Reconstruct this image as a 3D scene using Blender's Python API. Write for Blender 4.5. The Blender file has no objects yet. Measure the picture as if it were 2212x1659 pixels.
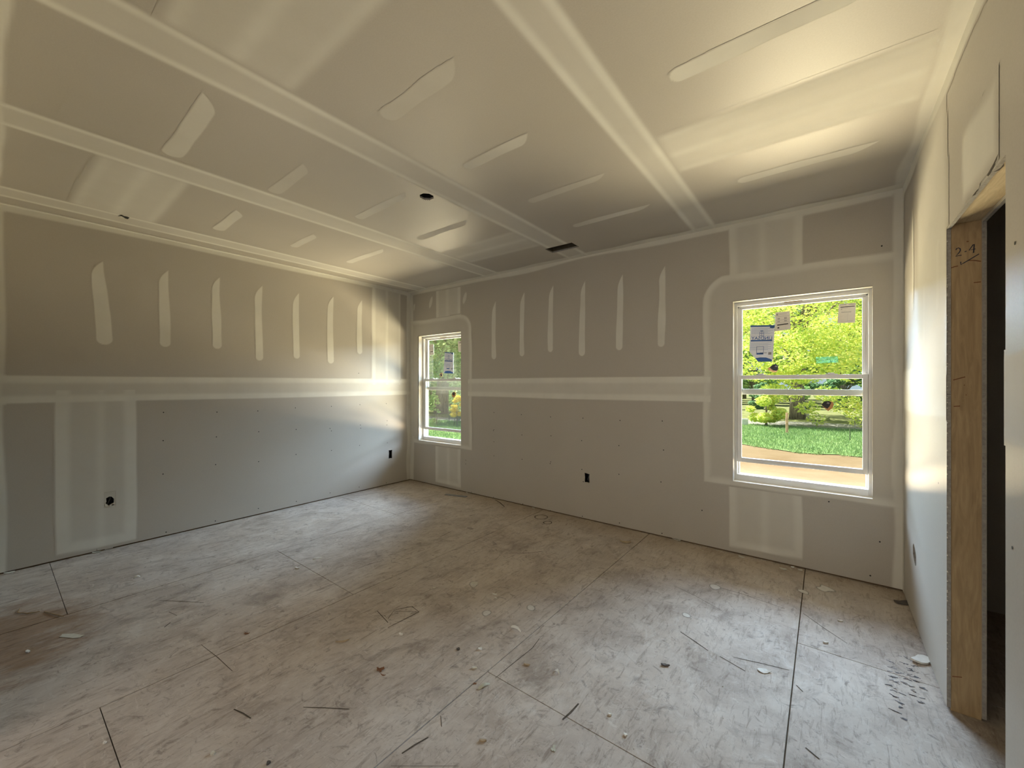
import bpy, bmesh, math, random
import numpy as np
from mathutils import Vector
R = math.radians
scn = bpy.context.scene
C = scn.collection

# ------------------------------------------------------------------ camera
FPX, CX, CY, YAW = 876.0, 1106.0, 829.5, R(37.7)
CAM_H, CE, XL, XR, YB, YF = 1.41, 2.743, -4.83, 0.416, 3.805, -0.035
SN, CS = math.sin(YAW), math.cos(YAW)
cam = bpy.data.cameras.new('camera'); cam.sensor_width = 36; cam.lens = 36 * FPX / 2212
cam.clip_start = 0.01; cam.clip_end = 300
camo = bpy.data.objects.new('camera', cam); C.objects.link(camo)
camo.location = (0, 0, CAM_H); camo.rotation_euler = (R(90), 0, YAW)
scn.camera = camo

# ------------------------------------------------------------------ view, world, lights
vs = scn.view_settings
vs.view_transform = 'Standard'; vs.look = 'None'; vs.exposure = 0.8; vs.gamma = 1.0; vs.use_curve_mapping = False
GROUND = -0.6
scn.cycles.caustics_reflective = False
w = bpy.data.worlds.new('sky'); scn.world = w; w.use_nodes = True
bg = w.node_tree.nodes['Background']
bg.inputs['Color'].default_value = (0.72, 0.86, 1.0, 1); bg.inputs['Strength'].default_value = 0.45

def lamp(name, typ, energy, color, loc, direction, size=None, size_y=None):
    l = bpy.data.lights.new(name, typ); l.energy = energy; l.color = color
    if typ == 'AREA':
        l.cycles.use_multiple_importance_sampling = False; l.shape = 'RECTANGLE'; l.size = size; l.size_y = size_y
    o = bpy.data.objects.new(name, l); C.objects.link(o); o.location = loc
    o.rotation_euler = Vector(direction).to_track_quat('-Z', 'Y').to_euler()
    return o
sun = lamp('sun', 'SUN', 8.6, (1.0, 0.95, 0.86), (-10, -6, 20), (0.50, -0.10, -0.85)); sun.data.angle = R(0.53)
# area lamps added outside, standing in for warm yard bounce and open sky
lamp('yard_bounce_fill', 'AREA', 4900, (1.0, 0.81, 0.52), (-3.6, 8.05, GROUND + 0.06), (0, 0, 1), 13.0, 3.7)
lamp('sky_fill', 'AREA', 2900, (0.60, 0.77, 1.0), (-2.0, 9.9, 4.7), (0, -0.95, -0.31), 11.0, 4.0)
# added fill lamp behind the camera, standing in for daylight from the house
lamp('house_fill', 'AREA', 24, (1.0, 0.90, 0.78), (-1.4, -2.4, 1.5), (0, 1, 0.0), 3.2, 2.2)

# ------------------------------------------------------------------ pixel -> place (the 2212 x 1659 photograph)
def ray(px, py):
    s = (px - CX) / FPX
    return Vector((-SN + CS * s, CS + SN * s, (CY - py) / FPX))
def on_y(px, py, y): d = ray(px, py); t = y / d.y; return d.x * t, CAM_H + d.z * t
def on_x(px, py, x): d = ray(px, py); t = x / d.x; return d.y * t, CAM_H + d.z * t
def on_z(px, py, z): d = ray(px, py); t = (z - CAM_H) / d.z; return d.x * t, d.y * t
def pf(px, py): return on_z(px, py, 0)
def pc(px, py): return on_z(px, py, CE)
def pb(px, py): return on_y(px, py, YB)
def pl(px, py): return on_x(px, py, XL)
def pr(px, py): return on_x(px, py, XR)

# ------------------------------------------------------------------ materials
def nt(name):
    m = bpy.data.materials.new(name); m.use_nodes = True
    t = m.node_tree; t.nodes.clear()
    out = t.nodes.new('ShaderNodeOutputMaterial'); b = t.nodes.new('ShaderNodeBsdfPrincipled')
    t.links.new(b.outputs[0], out.inputs[0])
    return m, t, b, out
def pos(t, scale=(1, 1, 1), rot=(0, 0, 0)):
    g = t.nodes.new('ShaderNodeNewGeometry'); mp = t.nodes.new('ShaderNodeMapping')
    mp.inputs['Scale'].default_value = scale; mp.inputs['Rotation'].default_value = rot
    t.links.new(g.outputs['Position'], mp.inputs['Vector']); return mp.outputs[0]
def noise(t, vec, scale, detail=4, rough=0.55, dist=0):
    n = t.nodes.new('ShaderNodeTexNoise'); n.inputs['Scale'].default_value = scale
    n.inputs['Detail'].default_value = detail; n.inputs['Roughness'].default_value = rough; n.inputs['Distortion'].default_value = dist
    t.links.new(vec, n.inputs['Vector']); return n.outputs['Fac']
def ramp(t, fac, *stops):
    r = t.nodes.new('ShaderNodeValToRGB'); e = r.color_ramp.elements
    while len(e) < len(stops): e.new(0.5)
    for i, (p, c) in enumerate(stops):
        e[i].position = p; e[i].color = (c, c, c, 1) if isinstance(c, (int, float)) else (*c, 1)
    t.links.new(fac, r.inputs[0]); return r.outputs[0]
def mix(t, fac, a, b, mode='MIX'):
    m = t.nodes.new('ShaderNodeMix'); m.data_type = 'RGBA'; m.blend_type = mode; m.clamp_factor = True
    for i, v in ((0, fac), (6, a), (7, b)):
        if isinstance(v, bpy.types.NodeSocket): t.links.new(v, m.inputs[i])
        elif i == 0: m.inputs[0].default_value = v
        else: m.inputs[i].default_value = (*v, 1)
    return m.outputs[2]
def mth(t, op, a, b=0.0):
    m = t.nodes.new('ShaderNodeMath'); m.operation = op; m.use_clamp = op in ('MULTIPLY',)
    for i, v in enumerate((a, b)):
        if isinstance(v, bpy.types.NodeSocket): t.links.new(v, m.inputs[i])
        else: m.inputs[i].default_value = v
    return m.outputs[0]
def bump(t, b, h, strength, dist=0.002):
    n = t.nodes.new('ShaderNodeBump'); n.inputs['Strength'].default_value = strength; n.inputs['Distance'].default_value = dist
    t.links.new(h, n.inputs['Height']); t.links.new(n.outputs[0], b.inputs['Normal'])
def plain(name, col, rough=0.6, var=0.12, scale=20, spec=0.5, metal=0.0, bmp=0.0, stretch=(1, 1, 1)):
    m, t, b, o = nt(name)
    v = pos(t, stretch); n = noise(t, v, scale)
    lo = tuple(max(0, c * (1 - var)) for c in col); hi = tuple(min(1, c * (1 + var)) for c in col)
    t.links.new(ramp(t, n, (0.3, lo), (0.7, hi)), b.inputs['Base Color'])
    b.inputs['Roughness'].default_value = rough; b.inputs['Specular IOR Level'].default_value = spec; b.inputs['Metallic'].default_value = metal
    if bmp: bump(t, b, n, bmp)
    return m
M = {}
def board_nodes(t):
    n1 = noise(t, pos(t), 1.3, 3); n2 = noise(t, pos(t, (1, 1, 1)), 160, 2)
    c = ramp(t, n1, (0.3, (0.49, 0.455, 0.40)), (0.7, (0.52, 0.485, 0.43)))
    c = mix(t, 0.08, c, ramp(t, n2, (0.35, (0.36, 0.335, 0.29)), (0.65, (0.65, 0.61, 0.55))))
    sc = noise(t, pos(t), 5.5, 6, 0.7, 1.0)
    return mix(t, ramp(t, sc, (0.66, 0.0), (0.74, 0.10)), c, (0.22, 0.19, 0.15)), n2
def board_mat():
    m, t, b, o = nt('drywall_paper')
    c, n2 = board_nodes(t)
    t.links.new(c, b.inputs['Base Color']); b.inputs['Roughness'].default_value = 0.50; b.inputs['Specular IOR Level'].default_value = 0.48
    bump(t, b, n2, 0.06, 0.001); return m
M['board'] = board_mat()
def compound_mat(name='joint_compound', under=None):
    m, t, b, o = nt(name)
    n1 = noise(t, pos(t), 7, 5, 0.6)
    mc = ramp(t, n1, (0.3, (0.75, 0.735, 0.67)), (0.7, (0.80, 0.785, 0.72)))
    bc, n2 = board_nodes(t)
    a = t.nodes.new('ShaderNodeAttribute'); a.attribute_name = 'cov'
    t.links.new(mix(t, a.outputs['Fac'], bc, mc), b.inputs['Base Color'])
    t.links.new(ramp(t, a.outputs['Fac'], (0.0, 0.50), (0.7, 0.90)), b.inputs['Roughness'])
    t.links.new(ramp(t, a.outputs['Fac'], (0.0, 0.48), (0.7, 0.2)), b.inputs['Specular IOR Level'])
    bump(t, b, n2, 0.06, 0.001); return m
M['mud'] = compound_mat()
M['mudsolid'] = plain('corner_bead', (0.70, 0.68, 0.62), 0.85, 0.04, 30, 0.25)
M['skim'] = plain('thin_skim', (0.61, 0.585, 0.52), 0.85, 0.03, 9, 0.25)
M['core'] = plain('gypsum_edge', (0.36, 0.34, 0.31), 0.95, 0.2, 90, 0.1, bmp=0.5)
def wood_mat(name, lo, hi, stretch, knots=True):
    m, t, b, o = nt(name)
    n = noise(t, pos(t, stretch), 14, 6, 0.6, 1.5)
    c = ramp(t, n, (0.3, lo), (0.7, hi))
    k = noise(t, pos(t, (9, 9, 3)), 1.0, 2)
    if knots: c = mix(t, ramp(t, k, (0.70, 0.0), (0.76, 0.7)), c, tuple(x * 0.35 for x in lo))
    t.links.new(c, b.inputs['Base Color']); b.inputs['Roughness'].default_value = 0.7
    bump(t, b, n, 0.15); return m
M['stud'] = wood_mat('pine_stud', (0.36, 0.25, 0.13), (0.52, 0.38, 0.21), (3, 3, 0.35))
M['header'] = wood_mat('pine_header', (0.46, 0.35, 0.20), (0.66, 0.53, 0.33), (3, 0.4, 3))
M['plate'] = plain('sole_plate_wood', (0.17, 0.11, 0.06), 0.8, 0.3, 12)
M['sheath'] = plain('sheathing_board', (0.30, 0.22, 0.14), 0.8, 0.2, 8)
M['vinyl'] = plain('white_vinyl', (0.80, 0.80, 0.79), 0.35, 0.02, 6)
def glass_mat():
    m, t, b, o = nt('window_glass')
    tr = t.nodes.new('ShaderNodeBsdfTransparent'); tr.inputs[0].default_value = (0.96, 0.985, 0.97, 1)
    gl = t.nodes.new('ShaderNodeBsdfGlossy'); gl.inputs['Roughness'].default_value = 0.0
    fr = t.nodes.new('ShaderNodeFresnel'); fr.inputs[0].default_value = 1.45; mx = t.nodes.new('ShaderNodeMixShader')
    t.links.new(mth(t, 'MULTIPLY', fr.outputs[0], 0.5), mx.inputs[0]); t.links.new(tr.outputs[0], mx.inputs[1]); t.links.new(gl.outputs[0], mx.inputs[2])
    t.links.new(mx.outputs[0], o.inputs[0]); return m
M['glass'] = glass_mat()
def paper_mat(name, col, tr=0.10):
    m, t, b, o = nt(name)
    n = noise(t, pos(t), 60, 3)
    c = ramp(t, n, (0.3, tuple(x * 0.94 for x in col)), (0.7, col))
    t.links.new(c, b.inputs['Base Color']); b.inputs['Roughness'].default_value = 0.7
    tl = t.nodes.new('ShaderNodeBsdfTranslucent'); t.links.new(c, tl.inputs[0]); mx = t.nodes.new('ShaderNodeMixShader'); mx.inputs[0].default_value = tr
    t.links.new(b.outputs[0], mx.inputs[1]); t.links.new(tl.outputs[0], mx.inputs[2]); t.links.new(mx.outputs[0], o.inputs[0]); return m
M['paper'] = paper_mat('sticker_paper', (0.74, 0.70, 0.64))
M['paperblue'] = paper_mat('sticker_paper_cool', (0.76, 0.76, 0.80))
M['ink'] = plain('black_ink', (0.03, 0.03, 0.035), 0.6, 0.2)
M['inkgrey'] = plain('grey_ink', (0.30, 0.29, 0.30), 0.6, 0.2)
M['inkblue'] = plain('blue_ink', (0.035, 0.12, 0.36), 0.5, 0.1)
M['inkblue2'] = plain('pale_blue_ink', (0.28, 0.36, 0.55), 0.5, 0.1)
M['marker'] = plain('blue_black_marker', (0.012, 0.018, 0.045), 0.5, 0.1)
M['orange'] = paper_mat('orange_tape', (0.62, 0.36, 0.16))
def smear_mat():
    m, t, b, o = nt('plaster_smear')
    t.links.new(ramp(t, noise(t, pos(t), 30, 4), (0.3, (0.62, 0.60, 0.55)), (0.7, (0.72, 0.70, 0.65))), b.inputs['Base Color']); b.inputs['Roughness'].default_value = 0.9
    a = t.nodes.new('ShaderNodeAttribute'); a.attribute_name = 'cov'
    tr = t.nodes.new('ShaderNodeBsdfTransparent'); mx = t.nodes.new('ShaderNodeMixShader')
    t.links.new(a.outputs['Fac'], mx.inputs[0]); t.links.new(tr.outputs[0], mx.inputs[1]); t.links.new(b.outputs[0], mx.inputs[2]); t.links.new(mx.outputs[0], o.inputs[0]); return m
M['smear'] = smear_mat()
M['teal'] = None
M['black'] = plain('black_plastic_and_hole', (0.012, 0.012, 0.013), 0.5, 0.2)
M['boxblue'] = plain('dark_box_plastic', (0.02, 0.022, 0.028), 0.45, 0.2)
M['duct'] = plain('dusty_duct_metal', (0.13, 0.11, 0.08), 0.5, 0.25, 12, metal=0.5)
M['cable'] = plain('grey_cable', (0.20, 0.20, 0.20), 0.5, 0.1)
M['white'] = plain('plaster_white', (0.78, 0.77, 0.73), 0.85, 0.06, 40)
M['cream'] = plain('plaster_cream', (0.62, 0.60, 0.53), 0.9, 0.08, 40)
M['strip'] = plain('grey_offcut_paper', (0.25, 0.26, 0.27), 0.7, 0.1, 30)
M['leafdry'] = plain('dry_brown_leaf', (0.20, 0.085, 0.035), 0.75, 0.3, 60)
M['leafpale'] = plain('pale_leaf', (0.52, 0.52, 0.43), 0.75, 0.1, 60)
M['twig'] = plain('dry_twig', (0.38, 0.26, 0.14), 0.8, 0.2, 40)
M['dark'] = plain('dark_scrap', (0.10, 0.09, 0.085), 0.8, 0.2, 40)
M['tan'] = plain('tan_wood_sliver', (0.42, 0.33, 0.22), 0.8, 0.2, 40)
M['stain'] = plain('scuff_dirt', (0.10, 0.085, 0.07), 0.9, 0.3, 40, 0.1)

def floor_mat():
    m, t, b, o = nt('dusty_subfloor')
    P = pos(t)
    a = noise(t, P, 0.9, 4, 0.6); c2 = noise(t, P, 3.2, 6, 0.65, 0.6)
    c = ramp(t, c2, (0.30, (0.36, 0.295, 0.245)), (0.5, (0.54, 0.47, 0.405)), (0.70, (0.66, 0.60, 0.535)))
    c = mix(t, ramp(t, a, (0.38, 0.0), (0.60, 0.65)), c, ramp(t, c2, (0.3, (0.42, 0.38, 0.35)), (0.7, (0.60, 0.555, 0.52))))          # grey plaster dust
    # wood strands showing through, lying along the panels
    s1 = noise(t, pos(t, (9, 1.6, 1)), 5.0, 6, 0.7, 0.8)
    c = mix(t, ramp(t, s1, (0.28, 0.75), (0.47, 0.0)), c, (0.20, 0.15, 0.115))
    s2 = noise(t, pos(t, (14, 3.0, 1), (0, 0, 0.35)), 6.0, 4, 0.7, 0.5)
    c = mix(t, ramp(t, s2, (0.62, 0.0), (0.70, 0.4)), c, (0.15, 0.115, 0.09))
    s3 = noise(t, pos(t, (3.0, 12, 1), (0, 0, -0.4)), 5.0, 4, 0.7, 0.8)
    c = mix(t, ramp(t, s3, (0.61, 0.0), (0.70, 0.55)), c, (0.70, 0.66, 0.60))
    sw = noise(t, P, 9, 8, 0.75, 2.5)
    c = mix(t, ramp(t, sw, (0.34, 0.75), (0.45, 0.0)), c, (0.225, 0.185, 0.16))
    sl = noise(t, pos(t, (1.6, 0.7, 1), (0, 0, 0.5)), 5.0, 9, 0.8, 3.0)
    c = mix(t, ramp(t, sl, (0.52, 0.0), (0.68, 0.6)), c, (0.68, 0.65, 0.61))
    bl = noise(t, pos(t, (1, 0.6, 1), (0, 0, -0.3)), 2.6, 8, 0.75, 2.2)
    c = mix(t, ramp(t, bl, (0.34, 0.55), (0.47, 0.0)), c, (0.24, 0.195, 0.165))
    mk = noise(t, pos(t, (18, 18, 1)), 2.2, 3, 0.6, 1.2)
    c = mix(t, ramp(t, mk, (0.72, 0.0), (0.77, 0.5)), c, (0.13, 0.10, 0.085))
    # bare brown panel corner by the left wall
    sx = t.nodes.new('ShaderNodeSeparateXYZ'); t.links.new(pos(t), sx.inputs[0])
    dx = mth(t, 'MULTIPLY_ADD', sx.outputs[0], 1.0); t.nodes[-1].inputs[2].default_value = 3.55
    dy = mth(t, 'MULTIPLY_ADD', sx.outputs[1], 1.6); t.nodes[-1].inputs[2].default_value = -0.12
    d2 = mth(t, 'ADD', mth(t, 'POWER', mth(t, 'ABSOLUTE', dx), 2.0), mth(t, 'POWER', mth(t, 'ABSOLUTE', dy), 2.0))
    bare = mth(t, 'SUBTRACT', mth(t, 'ADD', noise(t, pos(t, (2.5, 1, 1)), 3.0, 5, 0.65), 0.42), d2)
    c = mix(t, ramp(t, bare, (0.55, 0.0), (0.85, 0.75)), c, ramp(t, s1, (0.3, (0.15, 0.085, 0.045)), (0.6, (0.32, 0.20, 0.115))))
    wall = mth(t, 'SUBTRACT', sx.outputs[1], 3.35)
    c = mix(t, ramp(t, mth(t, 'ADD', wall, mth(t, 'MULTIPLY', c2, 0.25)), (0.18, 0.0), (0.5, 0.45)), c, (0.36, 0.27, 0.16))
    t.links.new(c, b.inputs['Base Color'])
    t.links.new(ramp(t, a, (0.3, 0.62), (0.7, 0.85)), b.inputs['Roughness']); b.inputs['Specular IOR Level'].default_value = 0.4
    bump(t, b, mth(t, 'ADD', mth(t, 'MULTIPLY', s1, 0.5), mth(t, 'MULTIPLY', sw, 0.6)), 0.35, 0.004); return m
M['floor'] = floor_mat()

def dirt_mat():
    m, t, b, o = nt('orange_clay')
    n = noise(t, pos(t), 0.8, 6, 0.65); n2 = noise(t, pos(t, (1, 2.2, 1)), 5, 5, 0.7)
    c = ramp(t, n, (0.3, (0.165, 0.108, 0.05)), (0.7, (0.235, 0.17, 0.095)))
    c = mix(t, ramp(t, n2, (0.33, 0.6), (0.43, 0.0)), c, (0.25, 0.16, 0.09))
    t.links.new(c, b.inputs['Base Color']); b.inputs['Roughness'].default_value = 0.95; bump(t, b, n2, 0.6, 0.05); return m
M['dirt'] = dirt_mat()
M['lawn'] = plain('lawn_soil_grass', (0.17, 0.27, 0.10), 0.9, 0.45, 2.2, 0.1)
M['road'] = plain('pale_gravel', (0.25, 0.24, 0.22), 0.95, 0.12, 6, 0.1)
M['bark'] = plain('grey_bark', (0.24, 0.205, 0.18), 0.9, 0.5, 5, 0.2, bmp=0.8, stretch=(3, 3, 0.6))
M['stake'] = plain('weathered_stake', (0.50, 0.32, 0.22), 0.8, 0.2, 10)
M['plank'] = plain('grey_plank', (0.50, 0.47, 0.45), 0.8, 0.25, 8, stretch=(4, 4, 0.5))
M['concrete'] = plain('grey_concrete', (0.60, 0.60, 0.60), 0.9, 0.12, 9)
M['wire'] = plain('dark_wire', (0.10, 0.12, 0.08), 0.7, 0.1)
def leaf_mat(name, c0, c1, c2, tr=0.4):
    m, t, b, o = nt(name)
    g = t.nodes.new('ShaderNodeNewGeometry')
    n = noise(t, pos(t), 0.55, 3)
    f = mth(t, 'ADD', mth(t, 'MULTIPLY', g.outputs['Random Per Island'], 0.55), mth(t, 'MULTIPLY', n, 0.45))
    c = ramp(t, f, (0.15, c0), (0.5, c1), (0.85, c2))
    t.links.new(c, b.inputs['Base Color']); b.inputs['Roughness'].default_value = 0.6; b.inputs['Specular IOR Level'].default_value = 0.3
    tl = t.nodes.new('ShaderNodeBsdfTranslucent'); t.links.new(c, tl.inputs[0]); mx = t.nodes.new('ShaderNodeMixShader'); mx.inputs[0].default_value = tr
    t.links.new(b.outputs[0], mx.inputs[1]); t.links.new(tl.outputs[0], mx.inputs[2]); t.links.new(mx.outputs[0], o.inputs[0]); return m
M['leafY'] = leaf_mat('yellow_green_leaves', (0.34, 0.54, 0.12), (0.74, 0.84, 0.24), (0.97, 0.90, 0.26))
M['leafG'] = leaf_mat('deep_green_leaves', (0.10, 0.24, 0.13), (0.26, 0.44, 0.24), (0.56, 0.70, 0.42))
M['leafM'] = leaf_mat('mid_green_leaves', (0.20, 0.42, 0.18), (0.50, 0.70, 0.32), (0.80, 0.92, 0.48))
M['leafGold'] = leaf_mat('golden_leaves', (0.60, 0.55, 0.08), (0.88, 0.74, 0.10), (0.98, 0.86, 0.18))
M['grass'] = leaf_mat('grass_blades', (0.11, 0.22, 0.08), (0.24, 0.38, 0.16), (0.46, 0.58, 0.26), 0.3)

# ------------------------------------------------------------------ builders
def link(name, me, mat, parent=None):
    o = bpy.data.objects.new(name, me); C.objects.link(o)
    if mat is not None: me.materials.append(mat)
    if parent is not None: o.parent = parent
    return o
def mesh(name, verts, faces, mat, parent=None, smooth=False):
    me = bpy.data.meshes.new(name); me.from_pydata([tuple(v) for v in verts], [], faces); me.validate(); me.update()
    if smooth: me.polygons.foreach_set('use_smooth', [True] * len(me.polygons))
    return link(name, me, mat, parent)
def boxes(name, lst, mat, parent=None, bev=0.0):
    bm = bmesh.new()
    for (x0, x1, y0, y1, z0, z1) in lst:
        v = [bm.verts.new((x, y, z)) for z in (z0, z1) for y in (y0, y1) for x in (x0, x1)]
        for f in ((0, 2, 3, 1), (4, 5, 7, 6), (0, 1, 5, 4), (2, 6, 7, 3), (0, 4, 6, 2), (1, 3, 7, 5)): bm.faces.new([v[i] for i in f])
    if bev: bmesh.ops.bevel(bm, geom=bm.edges[:], offset=bev, segments=2, affect='EDGES', profile=0.7)
    bm.normal_update(); me = bpy.data.meshes.new(name); bm.to_mesh(me); bm.free()
    return link(name, me, mat, parent)
def empty(name, loc=(0, 0, 0)):
    o = bpy.data.objects.new(name, None); C.objects.link(o); o.location = loc; return o
def tag(o, label, cat, group=None):
    o['label'] = label; o['category'] = cat
    if group: o['group'] = group
    return o
def struct(o): o['kind'] = 'structure'; return o
def tube(name, pts, rads, mat, parent=None, seg=8):
    V, F = [], []; n = len(pts)
    for i, p in enumerate(pts):
        a = Vector(pts[max(i - 1, 0)]); c = Vector(pts[min(i + 1, n - 1)]); d = (c - a).normalized()
        u = d.orthogonal().normalized() if i == 0 else (pu - d * pu.dot(d)).normalized()
        pu = u; v = d.cross(u)
        for k in range(seg):
            an = 2 * math.pi * k / seg; V.append(Vector(p) + (u * math.cos(an) + v * math.sin(an)) * rads[i])
    for i in range(n - 1):
        for k in range(seg): F.append((i * seg + k, i * seg + (k + 1) % seg, (i + 1) * seg + (k + 1) % seg, (i + 1) * seg + k))
    F.append(tuple(range(seg))[::-1]); F.append(tuple((n - 1) * seg + k for k in range(seg)))
    return V, F
def tube_obj(name, pts, rads, mat, parent=None, seg=8):
    V, F = tube(name, pts, rads, mat, parent, seg); return mesh(name, V, F, mat, parent, True)

class Plane:
    def __init__(s, o, u, v, n): s.o, s.u, s.v, s.n = Vector(o), Vector(u), Vector(v), Vector(n)
    def p(s, a, b, h=0.0): return s.o + s.u * a + s.v * b + s.n * h
PB = Plane((0, YB, 0), (1, 0, 0), (0, 0, 1), (0, -1, 0))
PL = Plane((XL, 0, 0), (0, 1, 0), (0, 0, 1), (1, 0, 0))
PR = Plane((XR, 0, 0), (0, 1, 0), (0, 0, 1), (-1, 0, 0))
PC = Plane((0, 0, CE), (1, 0, 0), (0, 1, 0), (0, 0, -1))
PF = Plane((0, YF, 0), (1, 0, 0), (0, 0, 1), (0, 1, 0))
PG = Plane((0, 0, 0), (1, 0, 0), (0, 1, 0), (0, 0, 1))

def panel(name, pln, u0, u1, v0, v1, mat, parent, holes=(), thick=0.0127, h0=0.0, edge_mat=None):
    """a sheet of board with real thickness; holes = (u0,u1,v0,v1[,polygon])"""
    us = sorted({u0, u1, *[min(max(x, u0), u1) for h in holes for x in h[:2]]}); vv = sorted({v0, v1, *[min(max(x, v0), v1) for h in holes for x in h[2:4]]})
    vd, V, F, MI = {}, [], [], []
    def g(a, b, h):
        k = (round(a, 5), round(b, 5), round(h, 5))
        if k not in vd: vd[k] = len(V); V.append(pln.p(a, b, h))
        return vd[k]
    flip = pln.u.cross(pln.v).dot(pln.n) < 0
    def face(pts, mi=0):
        F.append(pts[::-1] if flip else pts); MI.append(mi)
    ht, hb = h0, h0 - thick
    def is_hole(a, b):
        for h in holes:
            if h[0] < a < h[1] and h[2] < b < h[3]: return h
        if not (u0 < a < u1 and v0 < b < v1): return True
        return None
    for i in range(len(us) - 1):
        for j in range(len(vv) - 1):
            a0, a1, b0, b1 = us[i], us[i + 1], vv[j], vv[j + 1]
            h = is_hole((a0 + a1) / 2, (b0 + b1) / 2)
            if h and len(h) > 4:
                # outline hole inside this rectangle
                pg = h[4]; cu, cv = (a0 + a1) / 2, (b0 + b1) / 2; outer = []
                for (x, y) in pg:
                    dx, dy = x - cu, y - cv; s = min((a1 - cu) / abs(dx) if dx else 9e9, (b1 - cv) / abs(dy) if dy else 9e9)
                    outer.append((cu + dx * s, cv + dy * s, math.atan2(dy, dx), x, y))
                cs = [(a, b, math.atan2(b - cv, a - cu), None, None) for a in (a0, a1) for b in (b0, b1)]
                allp = sorted(outer + cs, key=lambda q: q[2]); n = len(allp)
                pr_ = [q for q in sorted(outer, key=lambda q: q[2])]
                for k in range(len(pr_)):
                    p, q = pr_[k], pr_[(k + 1) % len(pr_)]
                    ip = allp.index(p); chain = [p]
                    kk = (ip + 1) % n
                    while allp[kk][3] is None: chain.append(allp[kk]); kk = (kk + 1) % n
                    chain.append(q)
                    face([g(c[0], c[1], ht) for c in chain] + [g(q[3], q[4], ht), g(p[3], p[4], ht)], 2 if len(h) > 5 else 0)
                    face([g(q[3], q[4], ht), g(q[3], q[4], hb), g(p[3], p[4], hb), g(p[3], p[4], ht)], 1)
                continue
            if h: continue
            face([g(a0, b0, ht), g(a1, b0, ht), g(a1, b1, ht), g(a0, b1, ht)])
            face([g(a0, b0, hb), g(a0, b1, hb), g(a1, b1, hb), g(a1, b0, hb)])
            for (p, q, ca, cb) in (((a0, b0), (a1, b0), (a0 + a1) / 2, b0 - 1e-4), ((a1, b0), (a1, b1), a1 + 1e-4, (b0 + b1) / 2),
                                   ((a1, b1), (a0, b1), (a0 + a1) / 2, b1 + 1e-4), ((a0, b1), (a0, b0), a0 - 1e-4, (b0 + b1) / 2)):
                hh = is_hole(ca, cb)
                if hh and not (hh is not True and len(hh) > 4):
                    face([g(*p, hb), g(*q, hb), g(*q, ht), g(*p, ht)], 1)
    o = mesh(name, V, F, mat, parent); o.data.materials.append(edge_mat or M['core']); o.data.materials.append(M['skim'])
    if len(o.data.polygons) == len(MI): o.data.polygons.foreach_set('material_index', MI)
    return o

RNG = [np.random.RandomState(4)]
def wob(u, v, amp, freq):
    r = np.zeros_like(u); rng = RNG[0]
    for k in range(4):
        a = rng.uniform(0, 6.28); f = freq * rng.uniform(0.6, 2.2); ph = rng.uniform(0, 6.28)
        r += np.sin((u * math.cos(a) + v * math.sin(a)) * f + ph)
    return r * amp / 2.2
def ss(a, b, x): t = np.clip((x - a) / (b - a), 0, 1); return t * t * (3 - 2 * t)
LAYER = [0]; LAID = []; CUTS = {}
def mud(name, pln, parent, u0, u1, v0, v1, du, dv, fn, cut=(), mat=None):
    """joint compound: a thin feathered skin on a board; fn gives how thickly it covers"""
    LAYER[0] += 1; base = 0.0003 + 0.00004 * (LAYER[0] % 40)
    nu, nv = max(2, int(round((u1 - u0) / du))), max(2, int(round((v1 - v0) / dv)))
    U, V = np.meshgrid(np.linspace(u0, u1, nu + 1), np.linspace(v0, v1, nv + 1), indexing='ij')
    seed = len(LAID) + 11; RNG[0] = np.random.RandomState(seed); own = np.clip(fn(U, V), 0, 1); cov = own.copy()
    for (pl2, q0, q1, r0, r1, f2, s2) in LAID:
        if pl2 is pln and q0 < u1 and q1 > u0 and r0 < v1 and r1 > v0:
            RNG[0] = np.random.RandomState(s2); ins = (U >= q0) & (U <= q1) & (V >= r0) & (V <= r1)
            cov = np.maximum(cov, np.where(ins, np.clip(f2(U, V), 0, 1), 0))
    if mat is None: LAID.append((pln, u0, u1, v0, v1, fn, seed))
    cut = list(cut) + CUTS.get(id(pln), [])
    keep = np.zeros((nu, nv), bool)
    for a in (0, 1):
        for b in (0, 1): keep |= own[a:a + nu, b:b + nv] > 0.004
    uc, vc = (U[:-1, :-1] + U[1:, 1:]) / 2, (V[:-1, :-1] + V[1:, 1:]) / 2
    for (a0, a1, b0, b1) in cut: keep &= ~((uc > a0) & (uc < a1) & (vc > b0) & (vc < b1))
    idx = np.arange((nu + 1) * (nv + 1)).reshape(nu + 1, nv + 1)
    q = np.stack([idx[:-1, :-1], idx[1:, :-1], idx[1:, 1:], idx[:-1, 1:]], -1)[keep]
    if pln.u.cross(pln.v).dot(pln.n) < 0: q = q[:, ::-1]
    used = np.unique(q); rm = -np.ones(idx.size, int); rm[used] = np.arange(len(used)); q = rm[q]
    h = base + 0.0004 * cov
    P = (np.array(pln.o)[None] + U.reshape(-1, 1) * np.array(pln.u) + V.reshape(-1, 1) * np.array(pln.v) + h.reshape(-1, 1) * np.array(pln.n))[used]
    me = bpy.data.meshes.new(name); me.from_pydata(P.tolist(), [], q.tolist()); me.update()
    me.polygons.foreach_set('use_smooth', [True] * len(me.polygons))
    at = me.attributes.new('cov', 'FLOAT', 'POINT'); at.data.foreach_set('value', cov.reshape(-1)[used].astype(np.float32))
    o = link(name, me, mat or M['mud'], parent)
    return o
def rect_d(U, V, a0, a1, b0, b1): return np.minimum(np.minimum(U - a0, a1 - U), np.minimum(V - b0, b1 - V))
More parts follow.
